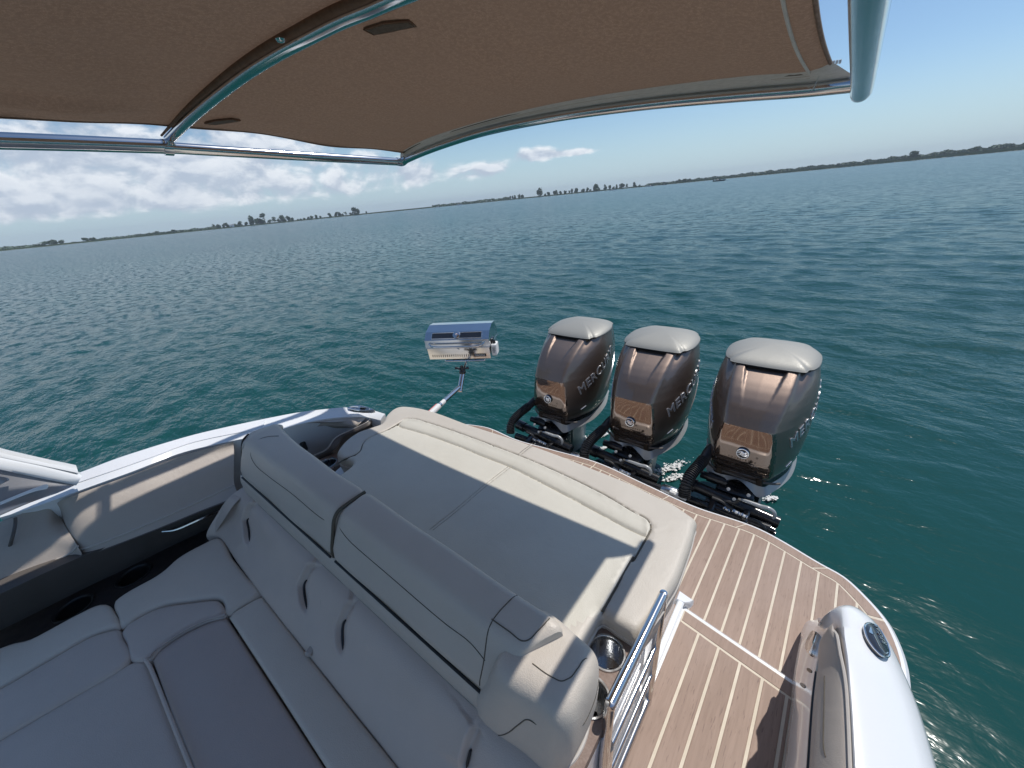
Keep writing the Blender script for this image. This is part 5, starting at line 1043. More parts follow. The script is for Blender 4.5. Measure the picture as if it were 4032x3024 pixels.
side_bolster('shorter tan side bolster at the left edge, beside the windscreen base',
  [(-2.2204, -0.5662, 1.14), (-2.239, -0.4758, 1.14), (-2.2136, -0.3757, 1.14), (-2.205, -0.3175, 1.145), (-2.1872, -0.2837, 1.145), (-2.2166, -0.2772, 1.115)],
  [(-2.187, -0.5751, 1.115), (-2.2043, -0.4858, 1.115), (-2.1914, -0.3842, 1.12), (-2.1873, -0.3288, 1.12), (-2.1782, -0.291, 1.12), (-2.2103, -0.2811, 1.085)],
  [(-2.0911, -0.6337, 0.97), (-2.1006, -0.5464, 0.97), (-2.0911, -0.483, 0.97), (-2.0796, -0.387, 0.975), (-2.0532, -0.3023, 0.985), (-2.0312, -0.272, 1.01)],
  [(-2.0836, -0.6467, 0.94), (-2.0837, -0.5591, 0.94), (-2.0744, -0.496, 0.94), (-2.0583, -0.3922, 0.945), (-2.0324, -0.2935, 0.955), (-2.0023, -0.2728, 0.98)], (-2.05, -.5, 1.1))
lf = bpy.data.objects['side_bolster.001']
obj('strap', *tube([(-2.1917, -0.37, 1.145), (-2.1788, -0.3766, 1.13), (-2.13, -0.3946, 1.105), (-2.1712, -0.4439, 1.03), (-2.1566, -0.4814, 1.0)], .005, 8, 30), 'dusk', lf)

# ------------------------------------------------------------------ boarding gate beside the walkway
gate = thing('boarding_gate', 'polished stainless gate with three cross bars between cup ledge and walkway', 'gate', (-.18, .55, .65))
GX = -.176
gt0 = [(-0.1784, 0.7408, 1.05), (-0.1808, 0.5681, 1.05), (-0.1828, 0.4278, 1.05)]
obj('top_rail', *tube([gt0[0], gt0[1], gt0[2]], [.0118, .0125, .0125], 14, 12), 'steel', gate)
for P in ((gt0[0], (-.168, .667, EYE-1.395)), (gt0[2], (-.176, .392, EYE-1.14), (-.172, .375, EYE-1.40))):
    obj('post', *ptube(P, .0115, 14), 'steel', gate)
    obj('post_cap', *lathe([(.0119, -.011), (.0125, 0), (.010, .009), (.004, .0115)], P[0], 14), 'steel', gate)
def lp(a, b, t): return tuple(np.array(a)*(1-t)+np.array(b)*t)
pa = [gt0[0], (-.168, .667, EYE-1.395)]; pb = [gt0[2], (-.172, .375, EYE-1.40)]
for t, r in ((.44, .0068), (.70, .0068), (.955, .011)):
    obj('cross_bar', *rod(lp(*pa, t), lp(*pb, t), r), 'steel', gate)
sk = lp(*pb, .36); obj('hinge_sleeve', *tube([lp(*pb, .34), lp(*pb, .72)], .0155, 16, n=2, smooth=False), 'steel', gate)
obj('inner_plate', *box((-.188, .53, EYE-1.26), (.004, .20, .20), 0, .001), 'white', gate)
obj('latch_pin', *rod(lp(*pa, .12), (np.array(lp(*pa, .12))+[-.03, -.004, 0]), .005), 'steel', gate)

# ------------------------------------------------------------------ canopy: brown canvas on a stainless frame
can = thing('sun_canopy', 'brown canvas cockpit canopy stretched on curved stainless tubes overhead', 'canopy', (-.95, .5, 2.3))
rail_l = [(-1.85, 0.1047, 2.3155), (-1.85, 0.2692, 2.314), (-1.85, 0.4752, 2.3109)]
rs = [(-1.85, -1.6, 2.325)]+[tuple(p) for p in rail_l]
obj('side_rail', *tube(rs, .0215, 14), 'steel', can)
obj('side_rail', *tube([(-1.85, 0.4741, 2.3081), (-1.85, 0.83, 2.2926), (-1.85, 1.4379, 2.268)], .0175, 14), 'steel', can)
cl_ = (-1.85, 0.4721, 2.3094)
obj('clamp_ring', *tube([(cl_[0], cl_[1]-.012, cl_[2]), (cl_[0], cl_[1]+.012, cl_[2]-.001)], .0245, 16, n=2, smooth=False), 'steel', can)
bowp = [(-1.852, 0.488, 2.3331), (-1.6096, 0.502, 2.3561), (-1.4118, 0.518, 2.3722), (-1.2313, 0.538, 2.3862), (-1.0952, 0.56, 2.3952), (-0.9933, 0.578, 2.399), (-0.8814, 0.6, 2.4031), (-0.7943, 0.615, 2.4009), (-0.7516, 0.622, 2.4008), (-0.6496, 0.625, 2.3925)]+[(-.36, .60, 2.372), (-.12, .53, 2.290), (-.02, .49, 2.225)]
obj('middle_bow', *tube(bowp, .0145, 12, 60), 'steel', can)
archp = [(-1.8445, 1.44, 2.2694), (-1.7087, 1.44, 2.2853), (-1.5197, 1.44, 2.3003), (-1.2585, 1.44, 2.3109), (-0.915, 1.44, 2.3032), (-0.5697, 1.44, 2.2791), (-0.3064, 1.44, 2.2511), (-0.1558, 1.44, 2.2329), (-0.0603, 1.44, 2.2241)]
obj('bow_strip', *tube([(p[0], p[1]-.017, p[2]+.010) for p in bowp], [.003, .007, .009, .009, .009, .007], 10, 60), 'pocket', can)  # dark brown strip along the forward side of the middle bow
obj('aft_bow', *tube(archp, .0155, 12, 60), 'steel', can)
cj = (-1.8452, 1.44, 2.2674)
obj('corner_joint', *tube([(cj[0]-.004, cj[1]-.035, cj[2]+.003), (cj[0], cj[1]-.004, cj[2]), (cj[0]+.035, cj[1]+.0, cj[2]+.012)], .019, 12), 'steel', can)
rr_ = [(-.03, -1.4, 2.30), (-.032, .1, 2.265), (-.036, .75, 2.235), (-.040, 1.40, 2.215), (-.041, 1.47, 2.211)]
obj('side_rail', *tube(rr_, .0215, 16), 'steel', can)
obj('end_cap', *lathe([(.0216, -.02), (.0216, .0), (.019, .010), (.010, .016), (.001, .018)], (-.0412, 1.478, 2.2105), 18, (-.01, 1, -.03)), 'steel', can)
# canvas: rows fore-aft following the bows, edges hemmed
fa = [(-1.7821, 1.405, 2.3039), (-1.6538, 1.405, 2.3233), (-1.5226, 1.405, 2.3336), (-1.1725, 1.405, 2.3411), (-0.8216, 1.405, 2.3314), (-0.4835, 1.405, 2.3052), (-0.2827, 1.405, 2.2834), (-0.1397, 1.405, 2.2649), (-0.1091, 1.405, 2.2724)]
fl = [(-1.765, 0.0308, 2.3481), (-1.77, 0.1215, 2.353), (-1.775, 0.2893, 2.3548), (-1.775, 0.4817, 2.3576), (-1.77, 0.629, 2.3486), (-1.765, 1.3915, 2.3014)]
def canvas():
    na, nb = 70, 80
    A = cat_(fa, nb); L0 = np.array(fl)
    rows = []
    for i, t in enumerate(np.linspace(0, 1, na)):
        y = 1.405+(-.40-1.405)*t
        row = A.copy()
        u = np.linspace(0, 1, nb)
        xl = np.interp(y, [-1.5, -.2, .35, .49, .9, 1.405], [-1.79, -1.78, -1.775, -1.773, -1.77, A[0, 0]]); xr = A[-1, 0]+.012*t-.004*math.sin(t*9)
        row[:, 0] = xl+(xr-xl)*(A[:, 0]-A[0, 0])/(A[-1, 0]-A[0, 0])
        zl = np.interp(y, [-1.5, -.05, .35, .49, .8, 1.405], [2.385, 2.368, 2.347, 2.340, 2.322, A[0, 2]])
        bow = np.interp(row[:, 0], [p[0] for p in bowp], [p[2] for p in bowp])+.021; yb_ = np.interp(row[:, 0], [p[0] for p in bowp], [p[1] for p in bowp])
        w = np.exp(-((y-yb_)/np.where(y > yb_, .40, .55))**2); ws = np.clip((1.405-y)/.9, 0, 1)
        base = A[:, 2]+(zl-A[0, 2])*(1-u)*.8
        row[:, 2] = base*(1-w)+np.maximum(bow, base)*w-.012*np.sin(np.clip((1.405-y)/(1.405-yb_), 0, 1)*math.pi)*np.sin(u*math.pi)*(y > yb_)
        row[:, 1] = y
        if y < .45: row[:, 2] += .006*np.sin(np.interp(row[:, 0], [-1.8, -.1], [0, 1])*9+y*13)*np.clip((.45-y)/.2, 0, 1)*(1-.6*u)-.02*np.exp(-((row[:, 0]+1.64)/.035)**2)*np.clip((.42-y)/.2, 0, 1)
        row[0, 2] -= .004*math.sin(y*14)
        rows.append(row)
    G = np.stack(rows); up = G.copy(); up[..., 2] += .0025
    n, m = na, nb
    V = np.vstack([G.reshape(-1, 3), up.reshape(-1, 3)]); F = [f[::-1] for f in grid_faces(n, m)]; k = n*m; F += [tuple(i+k for i in f) for f in grid_faces(n, m)]
    loop = [i for i in range(m)]+[i*m+m-1 for i in range(1, n)]+[(n-1)*m+j for j in range(m-2, -1, -1)]+[i*m for i in range(n-2, 0, -1)]
    for a, b in zip(loop, loop[1:]+loop[:1]): F.append((a, b, b+k, a+k))
    return V, F, G
Vc, Fc, Gc_ = canvas()
cvs = obj('canvas', Vc, Fc, 'canvas', can, ang=80)
# stitched hem along the outboard edge and folded hem strip
def czat(j, off=0): return [tuple(Gc_[i, j]+np.array([off, 0, -.0035])) for i in range(0, 60, 2)]
obj('hem_stitch', *tube(czat(-3), .0030, 6, smooth=False), 'webbing', cvs)
obj('hem', *tube(D3(czat(-1), -.002, 0, .003), .004, 6, smooth=False), 'canvas', cvs)
obj('hem', *tube(D3([tuple(p) for p in Gc_[0]], 0, 0, -.001), .004, 6, smooth=False), 'seam', cvs)
obj('hem', *tube([tuple(p) for p in Gc_[:, 0]], .0035, 6, smooth=False), 'canvas', cvs)
# ribbed sleeve lacing the canvas to the aft bow
sl_t = cat_(fa, 60)+[0, -.006, -.001]; ab = cat_(archp, 60); sl_b = ab+[0, -.006, .016]
bx = np.interp(np.linspace(0, 1, 60), np.linspace(0, 1, 60), np.arange(60.))
sl_m1 = sl_t*.66+sl_b*.34+[0, .004, .003]; sl_m2 = sl_t*.33+sl_b*.67+[0, .006, .002]
slv = nrm(obj('lacing_sleeve', *skin([sl_t, sl_m1, sl_m2, sl_b, sl_b+[0, -.004, 0], sl_t+[0, -.004, .002]], 60, 3, loop=True), 'webbing', can, ang=80))
for t in (.15, .33, .5, .67, .85):
    obj('rib', *tube(sl_t*(1-t)+sl_b*t+[0, .0075, -.003], .0022, 6, smooth=False), 'piping' if t != .5 else 'webbing', slv)
se = sl_t[-1]; obj('loose_thread', *tube([se+[-.02, .012, -.004], se+[-.022, .016, -.02], se+[-.03, .02, -.045]], .0012, 5), 'webbing', can)
for q in np.linspace(0, 1, 9): obj('sleeve_tooth', *box(se+np.array([-.035+.05*q, .012, .006-.004*q]), (.005, .006, .008), 0, .001), 'webbing', slv)
# pockets and snap on the canvas at the middle bow
for cxy in ((-.86, .66), (-1.66, .56)):
    j = np.argmin(np.abs(Gc_[40, :, 0]-cxy[0])); i = np.argmin(np.abs(Gc_[:, j, 1]-cxy[1])); c = Gc_[i, j]
    pk = [c+np.array(d) for d in ((-.05, -.0, -.004), (.0, .015, -.004), (.045, .05, -.005), (.035, .078, -.005), (-.02, .05, -.005), (-.06, .03, -.004))]
    P = [(p[0], p[1], p[2]) for p in pk]
    nrm(obj('batten_pocket', *prism(P, .004, 0), 'canvas', cvs))
    nrm(obj('pocket_patch', *prism([tuple(np.array(p)*.9+np.mean(P, 0)*.1+[0, 0, -.0035]) for p in P], .003, 0), 'canvas', cvs))
    obj('pocket_stitch', *tube([(p[0], p[1], p[2]-.0045) for p in P], .0022, 6, closed=True, smooth=False), 'pocket', cvs)
sn = (-1.019, 0.535, 2.3927)
obj('snap', *lathe([(.010, 0), (.008, -.004), (.003, -.006), (.0005, -.0062)], (sn[0], sn[1], sn[2]+.004), 12), 'steel', cvs)

# ------------------------------------------------------------------ barbecue grill on its arm
GL = np.array((-2.1538, 1.5896, 1.05)); GR = np.array((-1.7548, 1.8119, 1.05))
ux = (GR-GL); GWd = np.linalg.norm(ux[:2]); ux = ux/np.linalg.norm(ux); uy = np.array([-ux[1], ux[0], 0]); uz = np.array([0, 0, 1.])
def gp(u, v, w): return tuple(GL+ux*u*GWd+uy*v+uz*w)
grill = thing('barbecue_grill', 'polished stainless barbecue grill on a pole arm over the water', 'grill', gp(.5, .1, 0))
def gbox(name, u0, u1, v0, v1, w0, w1, m, par, bev=.002):
    c = gp((u0+u1)/2, (v0+v1)/2, (w0+w1)/2); Mx = Matrix((Vector(ux), Vector(uy), Vector(uz))).transposed()
    return obj(name, *box(c, ((u1-u0)*GWd, v1-v0, w1-w0), Mx=Mx, bev=bev), m, par)
def gprof(name, prof, u0, u1, m, par, bev=0):
    V = [gp(u0, v, w) for v, w in prof]+[gp(u1, v, w) for v, w in prof]; n = len(prof); F = [(i, (i+1) % n, n+(i+1) % n, n+i) for i in range(n)]+[tuple(range(n))[::-1], tuple(range(n, 2*n))]
    return nrm(obj(name, V, F, m, par, ang=20))
gb = gprof('firebox', [(.018, 0), (.25, 0), (.262, .088), (.004, .088)], 0, 1, 'steel', grill)
lid = gprof('lid', [(-.002, .091), (.268, .091), (.268, .14), (.21, .215), (.135, .222), (.048, .196), (-.004, .150)], -.012, 1.012, 'steel', grill)
gprof('lid_lip', [(-.006, .089), (.272, .089), (.272, .095), (-.006, .095)], -.016, 1.016, 'steel2', lid)
def on_slope(u, t, up=0.0):   # on the sloping front of the lid
    v = -.004+(.048+.004)*t; w = .150+(.196-.150)*t; return gp(u, v-.66*up, w+.75*up)
wq = [(.10, .18), (.90, .18), (.90, .84), (.10, .84)]
V = [on_slope(u, t, .0035) for u, t in wq]+[on_slope(u, t, -.002) for u, t in wq]
win = nrm(obj('window', V, [(0, 1, 2, 3), (7, 6, 5, 4)]+[(i, (i+1) % 4, 4+(i+1) % 4, 4+i) for i in range(4)], 'lens', lid, smooth=False))
for a, b in zip(wq, wq[1:]+wq[:1]): obj('window_trim', *rod(on_slope(*a, .004), on_slope(*b, .004), .0022, 6), 'steel', win)
nd = (Vector(on_slope(.5, .5, 1))-Vector(on_slope(.5, .5, 0))).normalized()
th = obj('thermometer', *lathe([(.027, 0), (.029, .006), (.027, .014), (.021, .017)], on_slope(.51, .5, .003), 28, nd), 'steel', lid)
obj('dial', *lathe([(.0215, .0165), (.002, .0172)], on_slope(.51, .5, .003), 24, nd), 'label_white', th)
dn = Vector(on_slope(.51, .5, .003))+nd*.019; ux_ = Vector(ux); obj('needle', *rod(dn-ux_*.004, dn+ux_*.012+nd*.0005, .0012, 6), 'red', th)
hd = [gp(.06, -.010, .128), gp(.11, -.030, .116), gp(.2, -.036, .112), gp(.5, -.037, .111), gp(.8, -.036, .112), gp(.89, -.030, .116), gp(.94, -.010, .128)]
obj('lid_handle', *tube(hd, .0068, 10, 40), 'steel', lid)
for u in (.06, .94): obj('handle_post', *rod(gp(u, 0, .128), gp(u, -.014, .127), .005), 'steel', lid)
def on_front(u, w, up=.001): t = w/.088; return gp(u, .018-.014*t-up, w)
for i in range(20):
    u = .065+i*.0345
    obj('vent_slot', *tube([on_front(u, .018, .0012), on_front(u, .036, .0012)], .0022, 6, n=2, smooth=False), 'coal', gb)
Vb = [on_front(u, w, .003) for u, w in ((.735, .016), (.935, .016), (.935, .038), (.735, .038))]+[on_front(u, w, -.001) for u, w in ((.735, .016), (.935, .016), (.935, .038), (.735, .038))]
plate = nrm(obj('nameplate', Vb, [(0, 1, 2, 3), (7, 6, 5, 4)]+[(i, (i+1) % 4, 4+(i+1) % 4, 4+i) for i in range(4)], 'coal', gb, smooth=False))
Mx = Matrix((Vector(ux), Vector(uz), -Vector(uy))).transposed()
obj('nameplate_lettering', *place(text_mesh('MAGMA', .0205, .0008, 0, spacing=1.05), Mx, on_front(.835, .027, .0038)), 'label_white', plate)
obj('lid_catch', *join(rod(gp(.5, -.008, .094), gp(.54, -.02, .086), .003, 6), box(gp(.5, -.004, .091), (.03, .006, .006))), 'steel2', lid)
vb = gbox('valve_box', 1.02, 1.10, .02, .10, .018, .10, 'label_white', grill, .004)
obj('valve_print', *join(*[box(gp(1.06, .0185, .075-.010*i), (.022-.006*(i % 2), .002, .004), math.atan2(ux[1], ux[0]), .0005) for i in range(4)]), 'coal', vb)
obj('valve_knob', *lathe([(.011, 0), (.012, .006), (.009, .012), (.010, .020), (.006, .026), (.001, .027)], gp(1.06, .05, .10), 14), 'black', vb)
gbox('side_bracket', 1.0, 1.03, .06, .12, .06, .13, 'black', grill, .004)
tray = gbox('mount_tray', .22, .87, .06, .20, -.040, -.034, 'steel', grill, .002)
for (a, b) in (((.22, .06), (.87, .06)), ((.22, .20), (.87, .20)), ((.22, .06), (.22, .20)), ((.87, .06), (.87, .20))): obj('tray_rim', *rod(gp(*a, -.030), gp(*b, -.030), .006, 8), 'steel', tray)
for u in (.36, .54, .72): gbox('tray_strut', u-.012, u+.012, .055, .205, -.034, 0, 'black', tray, .002)
pt = [(-1.7525, 1.2503, 0.913), (-1.7755, 1.366, 0.925), (-1.8211, 1.5434, 0.93), (-1.8581, 1.6285, 0.995)]
topj = np.array(gp(.55, .10, -.045)); pt3 = np.array(pt[3])
obj('pole', *ptube([np.array(pt[2])-[0, 0, .03], pt[3]], .0175, 14), 'steel', grill)
obj('arm', *rod(pt[0], pt[2], .0145, 14), 'steel', grill)
a0, a1, a2 = np.array(pt[0]), np.array(pt[1]), np.array(pt[2])
arm_s = obj('arm_sleeve', *rod(a0-(a2-a0)*.2, a0+(a2-a0)*.20, .0185, 14), 'label_white', grill)
dirn = (a2-a0)/np.linalg.norm(a2-a0); sidev = np.cross(dirn, [0, 0, 1]); sidev /= np.linalg.norm(sidev)
obj('red_stripe', *tube([a0-(a2-a0)*.1-sidev*.011+[0, 0, .0145], a0+(a2-a0)*.18-sidev*.011+[0, 0, .0145]], .0045, 6, n=2, smooth=False), 'red', arm_s)
obj('arm_label', *rod(a0+(a2-a0)*.27, a0+(a2-a0)*.40, .0151, 14), 'label_white', grill)
obj('swivel', *lathe([(.022, 0), (.024, .01), (.020, .022), (.012, .03), (.010, .055)], pt[3], 14), 'black', grill)
obj('stem', *rod(pt[3], topj, .009), 'steel', grill)
kn = pt3+[0, 0, .028]
for s in (-1, 1): obj('clamp_knob', *tube([kn, kn+ux*.035*s+[0, 0, .010], kn+ux*.048*s+[0, 0, .012]], [.008, .008, .010], 8), 'black', grill)

# ------------------------------------------------------------------ outboard motors (built once at the origin of the first one, then copied)
EX, EY = -.19, 2.15
SEC = [  # z, front y, front half width, widest half width, its y, back y, back half width
 (.455, .035, .135, .225, .30, .68, .15), (.50, .012, .155, .243, .30, .72, .165), (.56, .002, .156, .256, .31, .745, .175), (.66, .0, .145, .265, .32, .765, .18),
 (.76, .0, .132, .267, .33, .775, .185), (.798, .003, .127, .266, .335, .775, .185), (.816, .014, .128, .265, .34, .775, .185), (.85, .034, .131, .264, .345, .775, .184), (.89, .064, .135, .261, .355, .772, .182),
 (.93, .103, .140, .257, .37, .768, .18), (.965, .146, .144, .252, .385, .762, .178), (.995, .192, .147, .246, .40, .756, .175), (1.02, .238, .149, .240, .415, .75, .173), (1.04, .276, .151, .236, .425, .747, .172), (1.053, .303, .152, .233, .43, .744, .171)]
def section(s, n=72):
    z, yf, wf, wm, ym, yb, wb = s; dw = wm-wf
    h = [(0, yf-.006), (wf*.55, yf-.003), (wf*.90, yf+.003), (wf, yf+.012), (wf+dw*.16, yf+.045), (wf+dw*.55, yf+(ym-yf)*.45), (wm, ym), (wm*.985, ym+(yb-ym)*.45), (wb+.02, yb-.07), (wb, yb-.02), (wb*.6, yb-.001), (0, yb+.004)]
    P = np.array(h+[(-x, y) for x, y in h[-2:0:-1]]); Q = cat_(P, n*6, closed=True)
    # equal angle-like parametrisation: keep resampling fixed per segment so edges line up between sections
    out = []; m = n//2
    half = cat_(np.array(h), 200); ks = np.array(h); idx = [np.argmin(np.linalg.norm(half-k, axis=1)) for k in ks]
    per = [16, 11, 4, 3, 4, 5, 5, 4, 3, 3, 4]
    for a, b, q in zip(idx[:-1], idx[1:], per): out += [half[int(round(a+(b-a)*t))] for t in np.linspace(0, 1, q+1)[:-1]]
    out.append(half[-1]); H = np.array(out); full = np.vstack([H, H[-2:0:-1]*[-1, 1]])
    return np.c_[full, np.full(len(full), z)]
def interp_secs(secs, n):
    A = np.array(secs); z = cat_(A, n, smooth=True); return [tuple(r) for r in z]
def engine():
    e = thing('outboard_motor', 'nearest outboard motor at the right end of the row, bronze cowl with silver cap', 'outboard motor', (EX, EY, 0), 'outboard motors in a row on the transom')
    off = np.array([EX, EY, 0.])
    def part(name, VF, m, par=None, ang=40, fix=True):
        V = np.asarray(VF[0], float)+off; o = obj(name, V, VF[1], m, par or e, ang=ang)
        if fix: nrm(o)
        return o
    # cowl
    secs = []
    zs = sorted(set(np.round(np.r_[np.linspace(.455, .79, 14), .798, .804, .810, .818, .833, np.linspace(.85, 1.04, 22), 1.047, 1.053], 4))); A = np.array(SEC)
    for z in zs: secs.append((z, *[np.interp(z, A[:, 0], A[:, k]) for k in range(1, 7)]))
    L = np.stack([section(s) for s in secs]); n, m = L.shape[:2]
    # scoop: the hood between two creases dips as it nears the cap
    for i in range(n):
        z = secs[i][0]
        if z < .87: continue
        t = (z-.87)/(1.053-.87); xe = .050+.052*t; dep = .020*t**1.8
        for j in range(m):
            x, y = L[i, j, 0], L[i, j, 1]
            if y > secs[i][1]+.05: continue
            k = np.clip((xe-abs(x))/.012+.5, 0, 1); L[i, j, 2] -= dep*k*.62; L[i, j, 1] += dep*k*.78
    V = L.reshape(-1, 3); F = grid_faces(n, m, False, True)+[tuple(range(m))]
    cowl = part('cowl', (V, F), 'bronze', ang=26)
    cowl.data.materials.append(M_['bronze_panel']); off2 = np.array(e.location)
    for p in cowl.data.polygons:
        c = p.center
        if .475 < c.z < .799 and c.y < .017 and abs(c.x) < .16: p.material_index = 1
    # finer hood strip so the creases are crisp
    CB = BVHTree.FromPolygons([tuple(v) for v in V], F)
    def front(x, z, up=.001):
        h = CB.ray_cast(Vector((x, -2, z)), Vector((0, 1, 0))); nn = h[1] if h[1].y < 0 else -h[1]; return np.array(h[0]+nn*up), nn
    def side_(y, z, up=.001, s=1):
        h = CB.ray_cast(Vector((2*s, y, z)), Vector((-s, 0, 0)))
        if h[0] is None: return None
        nn = h[1] if h[1].x*s > 0 else -h[1]; return np.array(h[0]+nn*up), nn
    part('scoop_opening', tube([(-.102, .302, 1.0455), (-.05, .298, 1.0465), (0, .297, 1.047), (.05, .298, 1.0465), (.102, .302, 1.0455)], .0085, 8, 20), 'coal', cowl)
    # cap
    low = section((1.050, .291, .186, .237, .425, .748, .174)); C = [low, section((1.0545, .290, .187, .238, .425, .748, .174))]
    cc_ = np.array([0, .53])
    for s_ in (.995, .98, .955, .92, .87, .80, .70, .56, .38, .18, .02):
        q = low.copy(); q[:, :2] = cc_+(low[:, :2]-cc_)*s_; q[:, 2] = 1.0545+.015*(1-s_**9)**.8+.034*(1-s_**2.2); C.append(q)
    C = np.stack(C); n2 = len(C); V = C.reshape(-1, 3).copy(); V[:, 2] += .012*np.clip((V[:, 1]-.30)/.25, 0, 1)*(V[:, 2] > 1.053)-.02*np.clip((V[:, 1]-.55)/.2, 0, 1)**2*(V[:, 2] > 1.053)
    cap = part('cap', (V, grid_faces(n2, m, False, True)+[tuple(range((n2-1)*m, n2*m)), tuple(range(m))]), 'silver_paint', ang=60)
    cs = low.copy(); cs[:, 2] = 1.0515
    part('cap_seam', tube(cs, .0022, 5, closed=True, smooth=False), 'coal', cap)
    # vents at the rear flank of the cap
    for s in (-1, 1): part('cap_vent', tube([(s*.214, .58, 1.060), (s*.204, .63, 1.055), (s*.188, .68, 1.045)], [.006, .010, .005], 8), 'silver_paint', cap)
    # emblem: ring, wings and strokes
    ec, en = front(0, .64, .004)
    em = part('emblem', lathe([(.030, 0), (.031, .004), (.028, .006), (.001, .0062)], ec, 28, (0, -1, 0)), 'coal', cowl)
    part('emblem_ring', tube([ec+[math.cos(a)*.0295, -.006, math.sin(a)*.0295] for a in np.linspace(0, 2*np.pi, 29)[:-1]], .0042, 6, closed=True, smooth=False), 'chrome', em)
    for k, (a, b) in enumerate((((-.024, .008), (.026, .014)), ((-.030, -.002), (.030, .004)), ((-.022, -.012), (.024, -.006)))):
        part('emblem_wave', tube([ec+[a[0], -.008, a[1]], ec+[a[0]*.3, -.009, a[1]+.006], ec+[b[0]*.3, -.009, b[1]-.006], ec+[b[0], -.008, b[1]]], [.002, .0042, .0042, .002], 6), 'chrome', em)
    Mf = Matrix(((1, 0, 0), (0, 0, -1), (0, 1, 0)))
    part('emblem_letter', place(text_mesh('M', .040, .002, .25), Mf, ec+[0, -.0095, .002]), 'chrome', em)
    Vt, Ft = place(text_mesh('FOURSTROKE', .0145, .0005, .1, spacing=1.75), Mf, (0, 0, .592)); Vt = np.array([[x, front(x, z, .0012-(y if y < 0 else 0)*.4)[0][1], z] for x, y, z in Vt]); part('front_lettering', (Vt, Ft), 'ghost', cowl, fix=False)
    # name down both flanks
    for s in (1, -1):
        Vt, Ft = text_mesh('MERCURY', .094, .003, .20, .0016, spacing=1.12, align='CENTER')
        ang = R_(27); out = []
        for x, y, z in Vt:
            u, v = x*1.0*s, y; Yl = .275+u*math.cos(ang)*s*1.0-v*math.sin(ang)*s*0 if s > 0 else .275-(-u)*math.cos(ang)
            Yl = .315+(x*s)*math.cos(ang)-(y*math.sin(ang) if s > 0 else -y*math.sin(ang)); Zl = .795+(x*s)*math.sin(ang)+y*math.cos(ang)
            q = side_(Yl, Zl, .0005+max(0, z)*1.0, s)
            out.append(q[0] if q is not None else (s*.26, Yl, Zl))
        part('side_lettering', (out, Ft), 'letter', cowl, ang=30)
        # silver speed lines below the name
        for k in range(2):
            P = []
            for t in np.linspace(0, 1, 14):
                q = side_(.40+.30*t, .635+.16*t-.03*k+.03*math.sin(t*2.4), .0012, s)
                if q is not None: P.append(q[0])
            if len(P) > 3: part('side_stripe', tube(P, [.001, .0035, .001], 6, smooth=False), 'letter', cowl)
        P = []
        for t in np.linspace(0, 1, 6):
            q = side_(.13+.05*t, .535+.015*t, .0015, s)
            if q is not None: P.append(q[0])
        if len(P) > 2: part('side_mark', tube(P, .004, 6, smooth=False), 'letter', cowl)
    # lower pan (dark, with vents) and silver chaps lip
    def ring(z, d, yo=0.0):
        s = list(SEC[0]); s[0] = z; s[1] += d*.4+yo; s[2] -= d; s[3] -= d; s[5] -= d; s[6] -= d; return section(tuple(s))
    Lp = np.stack([ring(.462, .006), ring(.44, -.004), ring(.415, -.002), ring(.40, .004)]); pan = part('lower_pan', (Lp.reshape(-1, 3), grid_faces(4, m, False, True)+[tuple(range(m)), tuple(range(3*m, 4*m))]), 'black', ang=50)
    for x0, x1 in ((-.20, -.12), (-.09, .09), (.12, .20)):
        P = []
        for t in np.linspace(0, 1, 9):
            x = x0+(x1-x0)*t; y = .030+max(0, abs(x)-.10)**1.6*2.2; P.append((x, y-.002, .448+.004*math.cos(t*3.14)))
        part('pan_vent', tube(P, .007, 6), 'dusk', pan)
    for x in (-.105, .105): part('latch_block', box((x, .030, .452), (.035, .022, .05), 0, .006), 'ghost', pan)
    up = ring(.425, -.004); mdl = ring(.385, -.024, -.014); lo = ring(.345, .03, .02)
    def wave(P, k):
        P = P.copy(); fr = np.clip(1-(P[:, 1]-.03)/.22, 0, 1); x = P[:, 0]
        P[:, 2] += k*fr*(.055*np.exp(-(x/.062)**2)-.028*(np.exp(-((np.abs(x)-.115)/.035)**2)))+.06*np.clip((P[:, 1]-.25)/.4, 0, 1)*(1 if True else 0)
        return P
    Lc = np.stack([wave(up, .2), wave(mdl, 1), wave(lo, 1)]); part('chaps', (Lc.reshape(-1, 3), grid_faces(3, m, False, True)), 'chaps', ang=50)
    part('chaps_floor', (wave(lo, 1)+[0, 0, .012], [tuple(range(m))]), 'black')
    # leg
    Lg = []
    for z, w, y0, y1 in ((.40, .115, .16, .60), (.25, .095, .18, .56), (.08, .075, .20, .54), (-.25, .06, .20, .50), (-.6, .05, .20, .5)):
        Lg.append([(0, y0, z), (w*.8, y0+.04, z), (w, (y0+y1)/2, z), (w*.6, y1-.05, z), (0, y1, z), (-w*.6, y1-.05, z), (-w, (y0+y1)/2, z), (-w*.8, y0+.04, z)])
    part('leg', cross([list(r) for r in np.array(Lg).transpose(1, 0, 2)], 14, loop=True), 'chaps', ang=50)
    # clamp bracket, swivel, tilt cylinders
    br = part('bracket', join(box((0, .06, .30), (.20, .20, .15), 0, .012), box((-.085, -.10, .17), (.035, .24, .34), 0, .01), box((.085, -.10, .17), (.035, .24, .34), 0, .01), box((0, -.16, .12), (.24, .06, .38), 0, .01), box((.10, .02, .26), (.07, .16, .12), 0, .012)), 'black')
    part('steering_cylinder', join(rod((-.24, -.075, .36), (.24, -.075, .30), .034, 16), rod((-.27, -.075, .364), (-.20, -.075, .354), .042, 16), rod((-.16, .02, .385), (-.05, .02, .38), .032, 14), rod((-.20, .02, .385), (-.15, .02, .384), .024, 14)), 'black', br)
